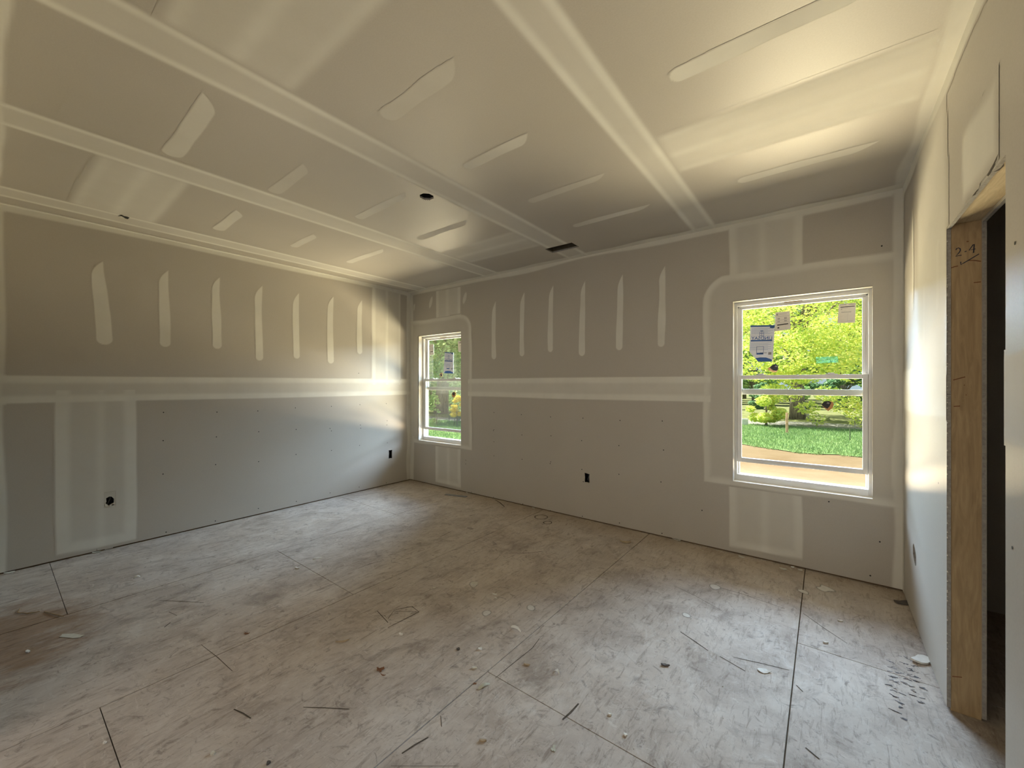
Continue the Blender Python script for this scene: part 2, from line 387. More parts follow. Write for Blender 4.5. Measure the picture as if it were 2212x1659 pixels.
def band_v(pln, parent, uc, hw, v0, v1, centre=0.45, edge=0.85, ew=0.05, amp=0.008, fe=0.02, ends=(0, 0), cut=()):
    """joint band running along v"""
    def fn(U, V):
        d = hw + wob(V * 0, V, amp, 2.0) - np.abs(U - uc - wob(V * 0, V, amp * 0.7, 1.3))
        c = ss(0, fe, d) * (edge - (edge - centre) * ss(ew, ew + 0.035, d)) * (1 + wob(U, V, 0.06, 9))
        if ends[0]: c = c * ss(v0, v0 + ends[0], V)
        if ends[1]: c = c * ss(v1, v1 - ends[1], V)
        return c
    return mud('joint_compound', pln, parent, uc - hw - 0.03, uc + hw + 0.03, v0, v1, 0.008, 0.02, fn, cut)
def band_u(pln, parent, vc, hw, u0, u1, centre=0.45, edge=0.85, ew=0.05, amp=0.008, fe=0.015, ends=(0, 0), cut=()):
    def fn(U, V):
        d = hw + wob(U, U * 0, amp, 2.0) - np.abs(V - vc - wob(U, U * 0, amp * 0.7, 1.3))
        c = ss(0, fe, d) * (edge - (edge - centre) * ss(ew, ew + 0.035, d)) * (1 + wob(U, V, 0.06, 9))
        if ends[0]: c = c * ss(u0, u0 + ends[0], U)
        if ends[1]: c = c * ss(u1, u1 - ends[1], U)
        return c
    return mud('joint_compound', pln, parent, u0, u1, vc - hw - 0.03, vc + hw + 0.03, 0.02, 0.008, fn, cut)
def stroke_v(pln, parent, uc, v0, v1, w0, w1, lean=0.0, c=0.7, tip=1, along='v'):
    """knife stroke over a screw line: round at v0, tapering to a tip at v1"""
    L = v1 - v0; mxw = max(w0, w1) / 2
    def prof(U, V):
        t = np.clip((V - v0) / L, 0, 1); hw = (w0 + (w1 - w0) * t) / 2 * (1 + wob(V * 0, V, 0.06, 12)); cc = uc + lean * (t - 0.5) + 0.006 * np.sin(t * 4 + uc)
        lb, rb = cc - hw, cc + hw
        tp = np.clip((t - 0.80) / 0.20, 0, 1) ** 2
        if tip > 0: lb = lb + 2 * hw * tp * 0.98
        elif tip < 0: rb = rb - 2 * hw * tp * 0.98
        d = np.minimum(U - lb, rb - U)
        rd = np.minimum(V - v0, 1) ; bt = hw - np.sqrt(np.clip((U - cc) ** 2 + np.clip(v0 + hw - V, 0, None) ** 2, 0, None))
        d = np.where(V < v0 + hw, np.minimum(d, bt), d); d = np.minimum(d, (v1 - V) * 0.8)
        return ss(0, 0.008, d) * c * (1 + wob(U, V, 0.08, 14))
    if along == 'v': return mud('compound_stroke', pln, parent, uc - mxw - 0.03 - abs(lean), uc + mxw + 0.03 + abs(lean), v0, v1, 0.004, 0.008, prof)
    return mud('compound_stroke', pln, parent, v0, v1, uc - mxw - 0.03 - abs(lean), uc + mxw + 0.03 + abs(lean), 0.008, 0.004, lambda U, V: prof(V, U))

# ------------------------------------------------------------------ floor: 4 x 8 subfloor sheets
floor = struct(boxes('floor', [(XL - 0.2, 2.4, -2.6, YB + 0.15, -0.26, -0.019)], M['plate']))
cols = [(XL - 0.1, -3.672), (-3.672, -2.503), (-2.503, -1.312), (-1.312, -0.122), (-0.122, 1.07), (1.07, 2.3)]
for i, (a, b) in enumerate(cols):
    js = [0.30, 2.70] if i % 2 == 0 else [1.50]
    ys = [-2.5] + ([-2.1] if i % 2 == 0 else [-0.9]) + js + [YB + 0.1]
    for k in range(len(ys) - 1):
        g = 0.0017; gx = 0.0026
        boxes('subfloor_panel', [(a + gx, b - gx, ys[k] + g, ys[k + 1] - g, -0.019, 0.0005 * ((i * 3 + k) % 2) - 0.0005)], M['floor'], floor, 0.0008)

# ------------------------------------------------------------------ walls
W = [(-0.612, 0.265, 0.599, 2.098), (-4.656, -3.786, 0.599, 2.098)]          # the two window openings
SEAM = 1.365
SK = 0.012                                                                     # board stops short of the floor
wall_back = struct(panel('wall_back', PB, XL - 0.165, 2.45, -0.26, CE + 0.35, M['sheath'], None, W, 0.05, -0.105, M['sheath']))
ob = [(-1.985, -1.930, 0.388, 0.484)]
ob2 = [(-1.990, -1.925, 0.384, 0.488, [(-1.986, 0.388), (-1.955, 0.391), (-1.929, 0.386), (-1.931, 0.437), (-1.928, 0.478), (-1.950, 0.481), (-1.987, 0.486), (-1.983, 0.44)])]
panel('drywall_panel', PB, XL, XR, SEAM + 0.001, CE, M['board'], wall_back, W)
panel('drywall_panel', PB, XL, XR, SK, SEAM - 0.001, M['board'], wall_back, W + ob2)
boxes('sole_plate', [(XL, XR, YB + 0.0127, YB + 0.10, 0, 0.038)], M['plate'], wall_back)

wall_left = struct(panel('wall_left', PL, YF - 2.6, YB + 0.105, -0.26, CE + 0.35, M['sheath'], None, (), 0.05, -0.105))
ol = [(0.606, 0.672, 0.355, 0.488, [(0.613, 0.398), (0.626, 0.383), (0.632, 0.374), (0.648, 0.386), (0.664, 0.392), (0.665, 0.425), (0.650, 0.447), (0.636, 0.451), (0.616, 0.440), (0.619, 0.412)], 1),
      (3.425, 3.492, 0.355, 0.488, [(3.430, 0.366), (3.460, 0.370), (3.488, 0.365), (3.487, 0.42), (3.489, 0.483), (3.455, 0.480), (3.431, 0.485), (3.433, 0.42)])]
panel('drywall_panel', PL, YF, YB, SEAM + 0.001, CE, M['board'], wall_left)
panel('drywall_panel', PL, YF, 0.560, SK, SEAM - 0.001, M['board'], wall_left)
panel('drywall_panel', PL, 0.562, YB, SK, SEAM - 0.001, M['board'], wall_left, ol)
boxes('sole_plate', [(XL - 0.10, XL - 0.0127, YF, YB, 0, 0.038)], M['plate'], wall_left)

DY0, DY1, DZ = 1.818, 2.543, 2.080
wall_right = struct(panel('wall_right', PR, -2.5, YB + 0.10, 0.012, CE + 0.35, M['board'], None, [(DY0 + 0.004, DY1 - 0.004, -1, DZ + 0.006)], 0.0127, -0.1017))
orr = [(3.285, 3.410, 0.335, 0.465, [(3.29, 0.36), (3.32, 0.345), (3.36, 0.36), (3.40, 0.39), (3.405, 0.44), (3.38, 0.46), (3.33, 0.44), (3.295, 0.41)])]
panel('drywall_panel', PR, YF, YB, SEAM + 0.001, CE, M['board'], wall_right, [(DY0, DY1, -1, DZ)])
panel('drywall_panel', PR, YF, DY0, SK, SEAM - 0.001, M['board'], wall_right)
panel('drywall_panel', PR, DY1, YB, SK, SEAM - 0.001, M['board'], wall_right, orr)
x0, x1 = XR + 0.0127, XR + 0.1017
for (a, b) in ((DY1 + 0.003, DY1 + 0.041), (DY1 + 0.043, DY1 + 0.081), (DY0 - 0.041, DY0 - 0.003), (DY0 - 0.081, DY0 - 0.043)):
    boxes('jamb_stud', [(x0, x1, a, b, 0, 2.098)], M['stud'], wall_right, 0.002)
boxes('header', [(x0, x1, DY0 - 0.081, DY1 + 0.081, 2.0985, 2.20)], M['header'], wall_right, 0.002)
boxes('sole_plate', [(x0, x1, YF, DY0 - 0.083, 0, 0.038), (x0, x1, DY1 + 0.083, YB, 0, 0.038)], M['plate'], wall_right)

wall_front = struct(panel('wall_front', PF, XL, XR, SK, CE, M['board'], None, [(-2.6, 0.34, -1, 2.3)], 0.115))
# hall behind the photographer and closet beyond the doorway keep the daylight out
struct(boxes('wall_hall', [(-3.35, -3.25, -2.5, YF - 0.116, 0, CE), (0.54, 0.64, -2.5, YF - 0.116, 0, CE), (-3.35, 0.64, -2.6, -2.5, 0, CE)], M['board']))
struct(boxes('wall_closet', [(2.2, 2.3, -2.5, YB + 0.1, 0, CE), (XR + 0.115, 2.2, 0.55, 0.65, 0, CE), (XR + 0.115, 2.2, YB, YB + 0.1, 0, CE)], M['board']))

# ------------------------------------------------------------------ ceiling
ceiling = struct(boxes('ceiling', [(XL - 0.165, 2.45, -2.65, YB + 0.155, CE + 0.15, CE + 0.35)], M['sheath']))
sun_shade = struct(boxes('sun_shade_eave', [(XL - 0.6, 3.0, YB + 0.16, YB + 0.62, 2.92, 3.10)], M['vinyl']))  # unseen overhang added to keep direct sun out of the windows
sx = [XL, -4.435, -3.225, -2.035, -0.825, XR]
butts = {0: [3.2], 1: [0.61], 2: [3.03], 3: [0.62], 4: [2.44]}
lc = (-2.245, 1.912); lr = 0.052
octo = [(lc[0] + lr * math.cos(R(22.5 + 45 * k)), lc[1] + lr * math.sin(R(22.5 + 45 * k))) for k in range(8)]
chole = {2: [(lc[0] - 0.08, lc[0] + 0.08, lc[1] - 0.08, lc[1] + 0.08, octo)],
         1: [(-4.425, -4.365, 0.60, 0.70, [(-4.418, 0.61), (-4.39, 0.607), (-4.372, 0.64), (-4.375, 0.69), (-4.40, 0.692), (-4.415, 0.66)])]}
REG = (-2.195, -1.893, 3.37, 3.515)
for i in range(5):
    a, b = sx[i], sx[i + 1]; ys = [YF] + butts[i] + [YB]
    for k in range(len(ys) - 1):
        hs = [h for h in chole.get(i, []) if ys[k] < h[2] and h[3] < ys[k + 1]] if i != 1 else []
        if i in (2, 3) and k == 1: hs = hs + [REG]
        if i == 1 and k == 1:
            hs = []
        panel('drywall_panel', PC, a + 0.0008, b - 0.0008, ys[k] + 0.0008, ys[k + 1] - 0.0008, M['board'], ceiling, hs)
struct(panel('ceiling_hall', PC, -3.3, 2.3, -2.55, YF - 0.001, M['board'], None, ()))
struct(panel('ceiling_closet', PC, XR + 0.1, 2.3, YF, YB, M['board'], None, ()))

CUTS[id(PC)] = [REG]
CUTS[id(PB)] = W + [(-1.993, -1.922, 0.381, 0.491)]
CUTS[id(PL)] = [(0.606, 0.672, 0.355, 0.488)]
CUTS[id(PR)] = [(DY0, DY1, -1, DZ)]
# ---- joint compound on the ceiling
for xc, hw in ((-0.825, 0.105), (-2.05, 0.135), (-3.215, 0.145), (-4.50, 0.135)):
    band_v(PC, ceiling, xc, hw, YF, YB, 0.42, 0.98, 0.035, 0.006, 0.03)
for (a, b, yc) in ((-0.73, 0.36, 2.44), (-1.93, -0.92, 0.62), (-3.09, -2.16, 3.03), (-4.40, -3.34, 0.61)):
    def fn(U, V, yc=yc, a=a, b=b):
        d = 0.245 + wob(U, U * 0, 0.008, 2.5) - np.abs(V - yc)
        c = ss(0, 0.05, d) * 0.60 - 0.18 * ss(0.05, 0.10, d) + 0.30 * np.exp(-((V - yc) / 0.035) ** 2)
        return c * ss(a, a + 0.03, U) * ss(b, b - 0.03, U)
    mud('butt_compound', PC, ceiling, a, b, yc - 0.27, yc + 0.27, 0.02, 0.012, fn)
for (y, xa, xb, wd, cv) in ((0.65, -3.03, -2.25, 0.10, 0.55), (1.21, -3.05, -2.5, 0.09, 0.35), (1.815, -2.98, -2.31, 0.085, 0.7), (2.42, -2.97, -2.31, 0.085, 0.7),
                            (1.21, -4.17, -3.57, 0.09, 0.6), (1.81, -4.1, -3.6, 0.08, 0.45), (2.42, -4.15, -3.45, 0.085, 0.6),
                            (1.21, -1.75, -1.2, 0.10, 0.35), (1.795, -1.76, -1.25, 0.085, 0.6), (2.42, -1.72, -1.1, 0.08, 0.4), (3.03, -1.69, -1.02, 0.085, 0.7),
                            (1.815, -0.54, 0.20, 0.10, 0.9), (3.02, -0.46, 0.24, 0.09, 0.7), (1.2, -0.5, 0.1, 0.1, 0.6)):
    stroke_v(PC, ceiling, y, xa, xb, wd, wd * 0.9, 0.0, cv, -1, 'u')
# corner tape on the ceiling side
def edge_band(pln, parent, u0, u1, v0, v1, inner, cval=0.85, amp=0.012, cut=(), du=0.02, dv=0.02, ff=0.02):
    """inner(U,V) = distance inside the band"""
    return mud('corner_compound', pln, parent, u0, u1, v0, v1, du, dv, lambda U, V: ss(0, ff, inner(U, V) + wob(U, V, amp, 5)) * cval * (1 + wob(U, V, 0.06, 8)), cut)
edge_band(PC, ceiling, XL, XR, YB - 0.16, YB, lambda U, V: V - (YB - 0.085), 0.8, du=0.02, dv=0.008)
edge_band(PC, ceiling, XL, XL + 0.14, YF, YB, lambda U, V: (XL + 0.055) - U, 0.85, du=0.008, dv=0.02)
edge_band(PC, ceiling, XR - 0.2, XR, YF, YB, lambda U, V: U - (XR - 0.065), 0.6, du=0.008, dv=0.02)
edge_band(PC, ceiling, XL, XR, YF, YF + 0.22, lambda U, V: (YF + 0.095 + 0.008 * np.sin(U * 3)) - V, 0.8, 0.006, du=0.02, dv=0.01)

# ---- back wall compound
WC = W
band_u(PB, wall_back, 1.362, 0.120, -3.66, -0.78, 0.62, 1.0, 0.045, 0.004, 0.012)
for x, z0, z1 in ((-3.22, 1.71, 2.43), (-2.79, 1.73, 2.48), (-2.40, 1.76, 2.50), (-2.01, 1.70, 2.49), (-1.60, 1.74, 2.49), (-1.195, 1.75, 2.50)):
    stroke_v(PB, wall_back, x, z0, z1, 0.078, 0.062, 0, 0.85)
edge_band(PB, wall_back, XL, XR, CE - 0.14, CE, lambda U, V: V - (CE - 0.05), 0.8, 0.012, du=0.02, dv=0.006)
edge_band(PB, wall_back, XL, XL + 0.14, SK, CE, lambda U, V: (XL + 0.07 + 0.02 * (V < 0.65)) - U, 0.8, 0.008, du=0.008, dv=0.02)
edge_band(PB, wall_back, XR - 0.16, XR, SK, CE, lambda U, V: U - (XR - 0.06), 0.8, 0.014, du=0.008, dv=0.02)
def surround(U, V, left, right, rad_side, cw):
    """the skim coat around a window: rounded above, squared below"""
    sd = rect_d(U, V, left, right, 0.555, 2.33)
    if rad_side == 'L':
        cx, cy, r = left + 0.22, 2.12, 0.22; dd = r - np.hypot(U - cx, V - cy); sd = np.where((U < cx) & (V > cy), np.minimum(dd, 2.33 - V), sd)
    else:
        cx, cy, r = right - 0.20, 2.12, 0.20; dd = r - np.hypot(U - cx, V - cy); sd = np.where((U > cx) & (V > cy), np.minimum(dd, 2.33 - V), sd)
    sd = sd + wob(U, V, 0.006, 7)
    return ss(0, 0.015, sd) * (0.82 - 0.47 * ss(0.03, 0.08, sd)) * (1 + wob(U, V, 0.05, 6))
mud('window_compound', PB, wall_back, -0.90, XR, 0.52, 2.37, 0.0103, 0.0103, lambda U, V: surround(U, V, -0.845, XR + 0.5, 'L', 0), [W[0]])
mud('window_compound', PB, wall_back, XL, -3.54, 0.52, 2.37, 0.0103, 0.0103, lambda U, V: surround(U, V, XL - 0.5, -3.585, 'R', 0), [W[1]])
def butt(pln, parent, a, b, v0, v1, mid, top=False, cc=0.5, w_=0.035, rag=0.0):
    def fn(U, V):
        d = rect_d(U, V, a, b, v0 + rag * wob(U, V, 1, 6) * 0.007 - (0.2 if rag == 0 else 0), v1 + 0.2) + wob(U, V, 0.004, 7)
        return ss(0, 0.014, d) * (0.82 - (0.82 - cc) * ss(w_, w_ + 0.05, d)) + 0.25 * np.exp(-((U - mid) / 0.03) ** 2) * ss(0, 0.02, d)
    return mud('butt_compound', pln, parent, a - 0.02, b + 0.02, v0 if rag == 0 else v0 - 0.03, v1, 0.008, 0.015, fn)
butt(PB, wall_back, -0.645, -0.130, 2.30, CE, -0.40)
butt(PB, wall_back, -0.645, -0.130, 0.055, 0.59, -0.385, rag=1)
butt(PB, wall_back, -4.275, -3.790, 2.30, CE, -4.045)
butt(PB, wall_back, -4.290, -3.785, 0.045, 0.59, -4.03, rag=1)
for (u, v, a, b) in ((-4.38, 2.555, 0.035, 0.09), (-4.755, 2.51, 0.03, 0.08), (-3.72, 2.53, 0.035, 0.085)):
    mud('compound_dab', PB, wall_back, u - 0.08, u + 0.08, v - 0.12, v + 0.12, 0.005, 0.006,
        lambda U, V, u=u, v=v, a=a, b=b: 0.7 * ss(0, 0.3, 1 - np.hypot((U - u - (V - v) * 0.3) / a, (V - v) / b)))

# ---- left wall compound
band_u(PL, wall_left, 1.370, 0.118, YF, YB, 0.52, 0.98, 0.045, 0.006, 0.014)
for y, z0, z1, w0, w1, ln in ((0.585, 1.74, 2.45, 0.105, 0.085, -0.04), (1.00, 1.75, 2.47, 0.09, 0.075, 0), (1.405, 1.76, 2.49, 0.085, 0.07, 0), (1.79, 1.66, 2.48, 0.08, 0.075, 0),
                              (2.18, 1.70, 2.47, 0.08, 0.07, 0), (2.59, 1.66, 2.50, 0.085, 0.075, 0), (2.985, 1.80, 2.52, 0.085, 0.07, 0)):
    stroke_v(PL, wall_left, y, z0, z1, w0, w1, ln, 0.8)
butt(PL, wall_left, 0.322, 0.815, 0.03, 1.36, 0.585, cc=0.45, w_=0.06, rag=1)
for (a, b) in ((3.155, 3.24), (3.37, 3.44), (3.585, 3.64)):
    mud('butt_compound', PL, wall_left, a - 0.02, b + 0.02, 1.40, CE, 0.007, 0.02, lambda U, V, a=a, b=b: 0.85 * ss(0, 0.025, np.minimum(U - a, b - U) + wob(V * 0, V, 0.004, 5)))
mud('butt_compound', PL, wall_left, 3.19, 3.63, 1.42, CE, 0.02, 0.02, lambda U, V: 0.5 + 0 * U)
edge_band(PL, wall_left, YF, YB, CE - 0.14, CE, lambda U, V: V - (CE - 0.05), 0.85, 0.008, du=0.02, dv=0.006)
edge_band(PL, wall_left, YF, YF + 0.26, SK, CE, lambda U, V: (YF + 0.125) - U, 0.8, 0.010, du=0.008, dv=0.02)
edge_band(PL, wall_left, YB - 0.16, YB, SK, CE, lambda U, V: U - (YB - 0.075), 0.8, 0.008, du=0.008, dv=0.02)

# ---- right wall compound (skimmed almost all over above the seam)
DC = [(DY0, DY1, -1, DZ)]
mud('joint_compound', PR, wall_right, YF, YB, 1.14, 1.56, 0.02, 0.01,
    lambda U, V: ss(0, 0.02, 0.135 + wob(U, U * 0, 0.015, 2.5) - np.abs(V - 1.37)) * 0.5, DC)
mud('butt_compound', PR, wall_right, 2.50, 3.30, 1.45, CE, 0.02, 0.02, lambda U, V: 0.4 * ss(0, 0.10, np.minimum(U - 2.52, 3.28 - U) + wob(U, V, 0.02, 3)), DC)
edge_band(PR, wall_right, YB - 0.16, YB, SK, CE, lambda U, V: U - (YB - 0.07), 0.85, 0.008, du=0.008, dv=0.02)
edge_band(PR, wall_right, YF, YB, CE - 0.16, CE, lambda U, V: V - (CE - 0.075), 0.85, 0.012, du=0.02, dv=0.008)
for y, z0, z1 in ((3.40, 1.85, 2.45), (2.72, 1.75, 2.1), (3.05, 1.62, 1.95)):
    stroke_v(PR, wall_right, y, z0, z1, 0.07, 0.06, 0, 0.5, -1)
mud('compound_dab', PR, wall_right, 1.80, 2.35, 2.05, 2.45, 0.01, 0.01, lambda U, V: 0.6 * ss(0, 0.06, rect_d(U, V, 1.87, 2.3, 2.09, 2.38) + wob(U, V, 0.012, 9)), DC)

# ---- screw dimples in the lower boards
def screws(pln, parent, pts, n=6):
    V, F = [], []
    for (u, v) in pts:
        k0 = len(V)
        for k in range(n): V.append(pln.p(u + 0.0055 * math.cos(k * 6.283 / n), v + 0.0055 * math.sin(k * 6.283 / n), 0.0012))
        F.append(tuple(range(k0, k0 + n)))
    o = mesh('screw_heads', V, F, M['black'], parent); o['kind'] = 'stuff'
rnd = random.Random(8)
screws(PL, wall_left, [(y + rnd.uniform(-.012, .012), z + rnd.uniform(-.02, .02)) for y in (1.0, 1.405, 1.79, 2.18, 2.59, 2.985, 3.40) for z in (1.13, 0.88, 0.59, 0.05)] + [(2.6, 0.83), (3.0, 0.83), (2.97, 1.55), (3.4, 0.84)])
screws(PB, wall_back, [(x + rnd.uniform(-.012, .012), z + rnd.uniform(-.02, .02)) for x in (-3.22, -2.79, -2.40, -2.01, -1.60, -1.19) for z in (1.06, 0.82, 0.52, 0.03)] + [(-3.22, .85), (-3.22, .7), (-2.4, .55), (-2.0, .39), (-0.85, .31), (0.30, .31), (0.02, .54), (0.25, .06), (-3.7, .42), (-3.7, .37), (0.31, 2.37), (-3.6, .02)])
screws(PR, wall_right, [(3.1, 2.05), (2.7, 0.95), (2.8, 1.75), (1.76, .95), (1.75, 0.22), (1.74, 1.8)])

# ------------------------------------------------------------------ windows
def window(name, ox0, ox1, oz0, oz1):
    w_ = empty(name, ((ox0 + ox1) / 2, YB + 0.09, oz0)); struct(w_)
    off = Vector(w_.location)
    def bx(nm, lst, mat, par, bev=0.0):
        p_off = off
        o = boxes(nm, [(a - off.x, b - off.x, c - off.y, d - off.y, e - off.z, f - off.z) for (a, b, c, d, e, f) in lst], mat, par, bev)
        return o
    # boards that line the opening
    t = 0.0127
    for lst in ([(ox0 - t, ox0, YB + 0.0005, YB + 0.09, oz0 - t, oz1 + t)], [(ox1, ox1 + t, YB + 0.0005, YB + 0.09, oz0 - t, oz1 + t)],
                [(ox0, ox1, YB + 0.0005, YB + 0.09, oz1, oz1 + t)], [(ox0, ox1, YB + 0.0005, YB + 0.09, oz0 - t, oz0)]):
        bx('return_board', lst, M['mudsolid'], w_)
    Y0, Y1 = YB + 0.088, YB + 0.168
    j = 0.019
    fr = [(ox0 - 0.012, ox0 + j, Y0, Y1, oz0 - 0.012, oz1 + 0.012), (ox1 - j, ox1 + 0.012, Y0, Y1, oz0 - 0.012, oz1 + 0.012),
          (ox0 + j, ox1 - j, Y0, Y1, oz1 - 0.030, oz1 + 0.012), (ox0 + j, ox1 - j, Y0, Y1, oz0 - 0.012, oz0 + 0.047)]
    bx('frame', fr, M['vinyl'], w_, 0.0025)
    # track ribs on the jambs and head
    for yy in (Y0 + 0.0445, Y0 + 0.0755):
        bx('track_rib', [(ox0 + j - 0.001, ox0 + j + 0.011, yy - 0.003, yy + 0.003, oz0 + 0.047, oz1 - 0.030), (ox1 - j - 0.011, ox1 - j + 0.001, yy - 0.003, yy + 0.003, oz0 + 0.047, oz1 - 0.030),
                         (ox0 + j, ox1 - j, yy - 0.003, yy + 0.003, oz1 - 0.040, oz1 - 0.029)], M['vinyl'], w_, 0.001)
    a0, a1 = ox0 + j + 0.001, ox1 - j - 0.001; st = 0.030
    def sash(nm, y0, y1, z0, z1, rb, rt):
        s = bx(nm, [(a0, a0 + st, y0, y1, z0, z1), (a1 - st, a1, y0, y1, z0, z1), (a0 + st, a1 - st, y0, y1, z1 - rt, z1), (a0 + st, a1 - st, y0, y1, z0, z0 + rb)], M['vinyl'], w_, 0.003)
        ym = (y0 + y1) / 2
        bx('glass_pane', [(a0 + st - 0.004, a1 - st + 0.004, ym - 0.002, ym + 0.002, z0 + rb - 0.004, z1 - rt + 0.004)], M['glass'], s)
        return s
    up = sash('upper_sash', Y0 + 0.050, Y0 + 0.074, 1.322, oz1 - 0.031, 0.046, 0.022)
    lo = sash('lower_sash', Y0 + 0.008, Y0 + 0.038, 0.752, 1.482, 0.036, 0.032)
    for xx in (a0 + 0.17, a1 - 0.21):
        bx('sash_lock', [(xx - 0.035, xx + 0.035, Y0 + 0.010, Y0 + 0.034, 1.482, 1.488), (xx - 0.018, xx + 0.018, Y0 + 0.013, Y0 + 0.031, 1.488, 1.496)], M['vinyl'], lo, 0.002)
    bx('lift_rail', [(a0 + 0.2, a1 - 0.2, Y0 + 0.001, Y0 + 0.008, 0.760, 0.768)], M['vinyl'], lo, 0.002)
    xm = (ox0 + ox1) / 2
    bx('tilt_clip', [(xm - 0.09, xm + 0.03, Y0 + 0.02, Y0 + 0.030, oz1 - 0.036, oz1 - 0.030)], M['plate'], w_)
    return w_
window('window_1', *W[0])
window('window_2', *W[1])
YU = YB + 0.088 + 0.0595          # room side of the upper panes
YLW = YB + 0.088 + 0.0205         # room side of the lower panes

# ------------------------------------------------------------------ stickers on the glass
def flat(name, poly, y, mat, parent, off, th=0.0003):
    V = [Vector((a - off[0], y - off[1], b - off[2])) for a, b in poly] + [Vector((a - off[0], y + th - off[1], b - off[2])) for a, b in poly]
    n = len(poly); F = [tuple(range(n)), tuple(range(n, 2 * n))[::-1]] + [(i, i + n, (i + 1) % n + n, (i + 1) % n) for i in range(n)]
    o = mesh(name, V, F, mat, parent)
    bm = bmesh.new(); bm.from_mesh(o.data); bmesh.ops.recalc_face_normals(bm, faces=bm.faces[:]); bm.to_mesh(o.data); bm.free(); return o
class Sheet:
    """a paper with its print; print coordinates s (0..1 across the paper as seen from the room), t (0 bottom .. 1 top)"""
    def __init__(s, name, label, cor, y, mat, poly=None, group=None):
        s.c = cor; s.y = y                      # corners tl, tr, br, bl as (x, z)
        s.off = (min(c[0] for c in cor), y, min(c[1] for c in cor))
        s.e = empty(name, s.off); tag(s.e, label, 'sticker', group)
        poly = poly or [(0, 0), (1, 0), (1, 1), (0, 1)]
        flat('paper', [s.m(*p) for p in poly], y - 0.0006, mat, s.e, s.off, 0.0004)
    def m(s, a, b):
        tl, tr, br, bl = s.c
        return tuple((bl[i] * (1 - a) + br[i] * a) * (1 - b) + (tl[i] * (1 - a) + tr[i] * a) * b for i in (0, 1))
    def poly(s, name, pts, mat): return flat(name, [s.m(*p) for p in pts], s.y - 0.0012, mat, s.e, s.off, 0.0004)
    def bar(s, name, a0, a1, b0, b1, mat): return s.poly(name, [(a0, b0), (a1, b0), (a1, b1), (a0, b1)], mat)
    def bars(s, name, lst, mat):
        V, F = [], []
        for (a0, a1, b0, b1) in lst:
            k = len(V)
            for p in ((a0, b0), (a1, b0), (a1, b1), (a0, b1)):
                q = s.m(*p); V.append((q[0] - s.off[0], -0.0010, q[1] - s.off[2]))
            F.append((k, k + 1, k + 2, k + 3))
        return mesh(name, V, F, mat, s.e)
    def text(s, name, body, a0, a1, b0, b1, mat):
        cu = bpy.data.curves.new('t', 'FONT'); cu.body = body; cu.resolution_u = 2; cu.offset = 0.012
        to = bpy.data.objects.new('t', cu); C.objects.link(to); bpy.context.view_layer.update()
        me = bpy.data.meshes.new_from_object(to.evaluated_get(bpy.context.evaluated_depsgraph_get()))
        bpy.data.objects.remove(to); bpy.data.curves.remove(cu)
        xs = [v.co.x for v in me.vertices]; ys = [v.co.y for v in me.vertices]
        X0, X1, Y0, Y1 = min(xs), max(xs), min(ys), max(ys)
        for v in me.vertices:
            a = a1 - (v.co.x - X0) / (X1 - X0) * (a1 - a0)       # printed on the outside: reads mirrored from the room
            q = s.m(a, b0 + (v.co.y - Y0) / (Y1 - Y0) * (b1 - b0)); v.co = (q[0] - s.off[0], -0.0014, q[1] - s.off[2])
        me.name = name; return link(name, me, mat, s.e)
def wp(lst, y): return [on_y(px, py, y) for px, py in lst]
def brand_sheet(label, cor, torn):
    poly = [(0.40, 0.0), (1.0, 0.0), (1.0, 1.0), (0, 1.0), (0, 0.28)] if torn else None
    s = Sheet('brand_sticker', label, cor, YU, M['paperblue'], poly, None)
    s.bar('header_strip', 0.0, 1.0, 0.955, 1.0, M['inkblue'])
    s.poly('badge', [(0.90 + 0.10 * math.cos(k * 0.5236), 0.94 + 0.03 * math.sin(k * 0.5236)) for k in range(12)], M['inkblue'])
    s.bars('fine_print', [(0.06, 0.94 - 0.1 * (k % 3), 0.915 - 0.022 * k, 0.922 - 0.022 * k) for k in range(8)] + [(0.05, 0.95, 0.705, 0.712)], M['inkblue2'])
    s.bars('arch_logo', [(0.40, 0.415, 0.66, 0.82), (0.48, 0.495, 0.66, 0.86), (0.56, 0.575, 0.66, 0.82), (0.40, 0.575, 0.775, 0.785), (0.42, 0.55, 0.835, 0.85), (0.40, 0.575, 0.715, 0.722)], M['inkblue'])
    s.text('lettering', 'LINDSAY', 0.06, 0.92, 0.605, 0.69, M['inkblue'])
    s.bar('blue_bar', 0.04, 0.93, 0.56, 0.60, M['inkblue'])
    s.bars('fine_print', [(0.02, 0.90 - 0.12 * (k % 2), 0.52 - 0.028 * k, 0.527 - 0.028 * k) for k in range(8)], M['inkblue2'])
    s.bars('window_diagram', [(0.30, 0.315, 0.20, 0.42), (0.585, 0.60, 0.20, 0.42), (0.30, 0.60, 0.41, 0.42), (0.30, 0.60, 0.35, 0.356), (0.32, 0.58, 0.20, 0.245), (0.45, 0.60, 0.23, 0.25)], M['inkblue'])
    s.bars('small_print', [(0.62, 0.74, 0.235, 0.25), (0.80, 0.93, 0.19, 0.26)], M['inkgrey'])
    s.poly('foot_blue', [(0.40 if torn else 0.06, 0.0), (0.98, 0.0), (0.95, 0.06), (0.72, 0.115), (0.45, 0.12), (0.27 if torn else 0.18, 0.10)], M['inkblue'])
    s.bars('foot_line', [(0.55, 0.93, 0.02, 0.032)], M['paper'])
    return s
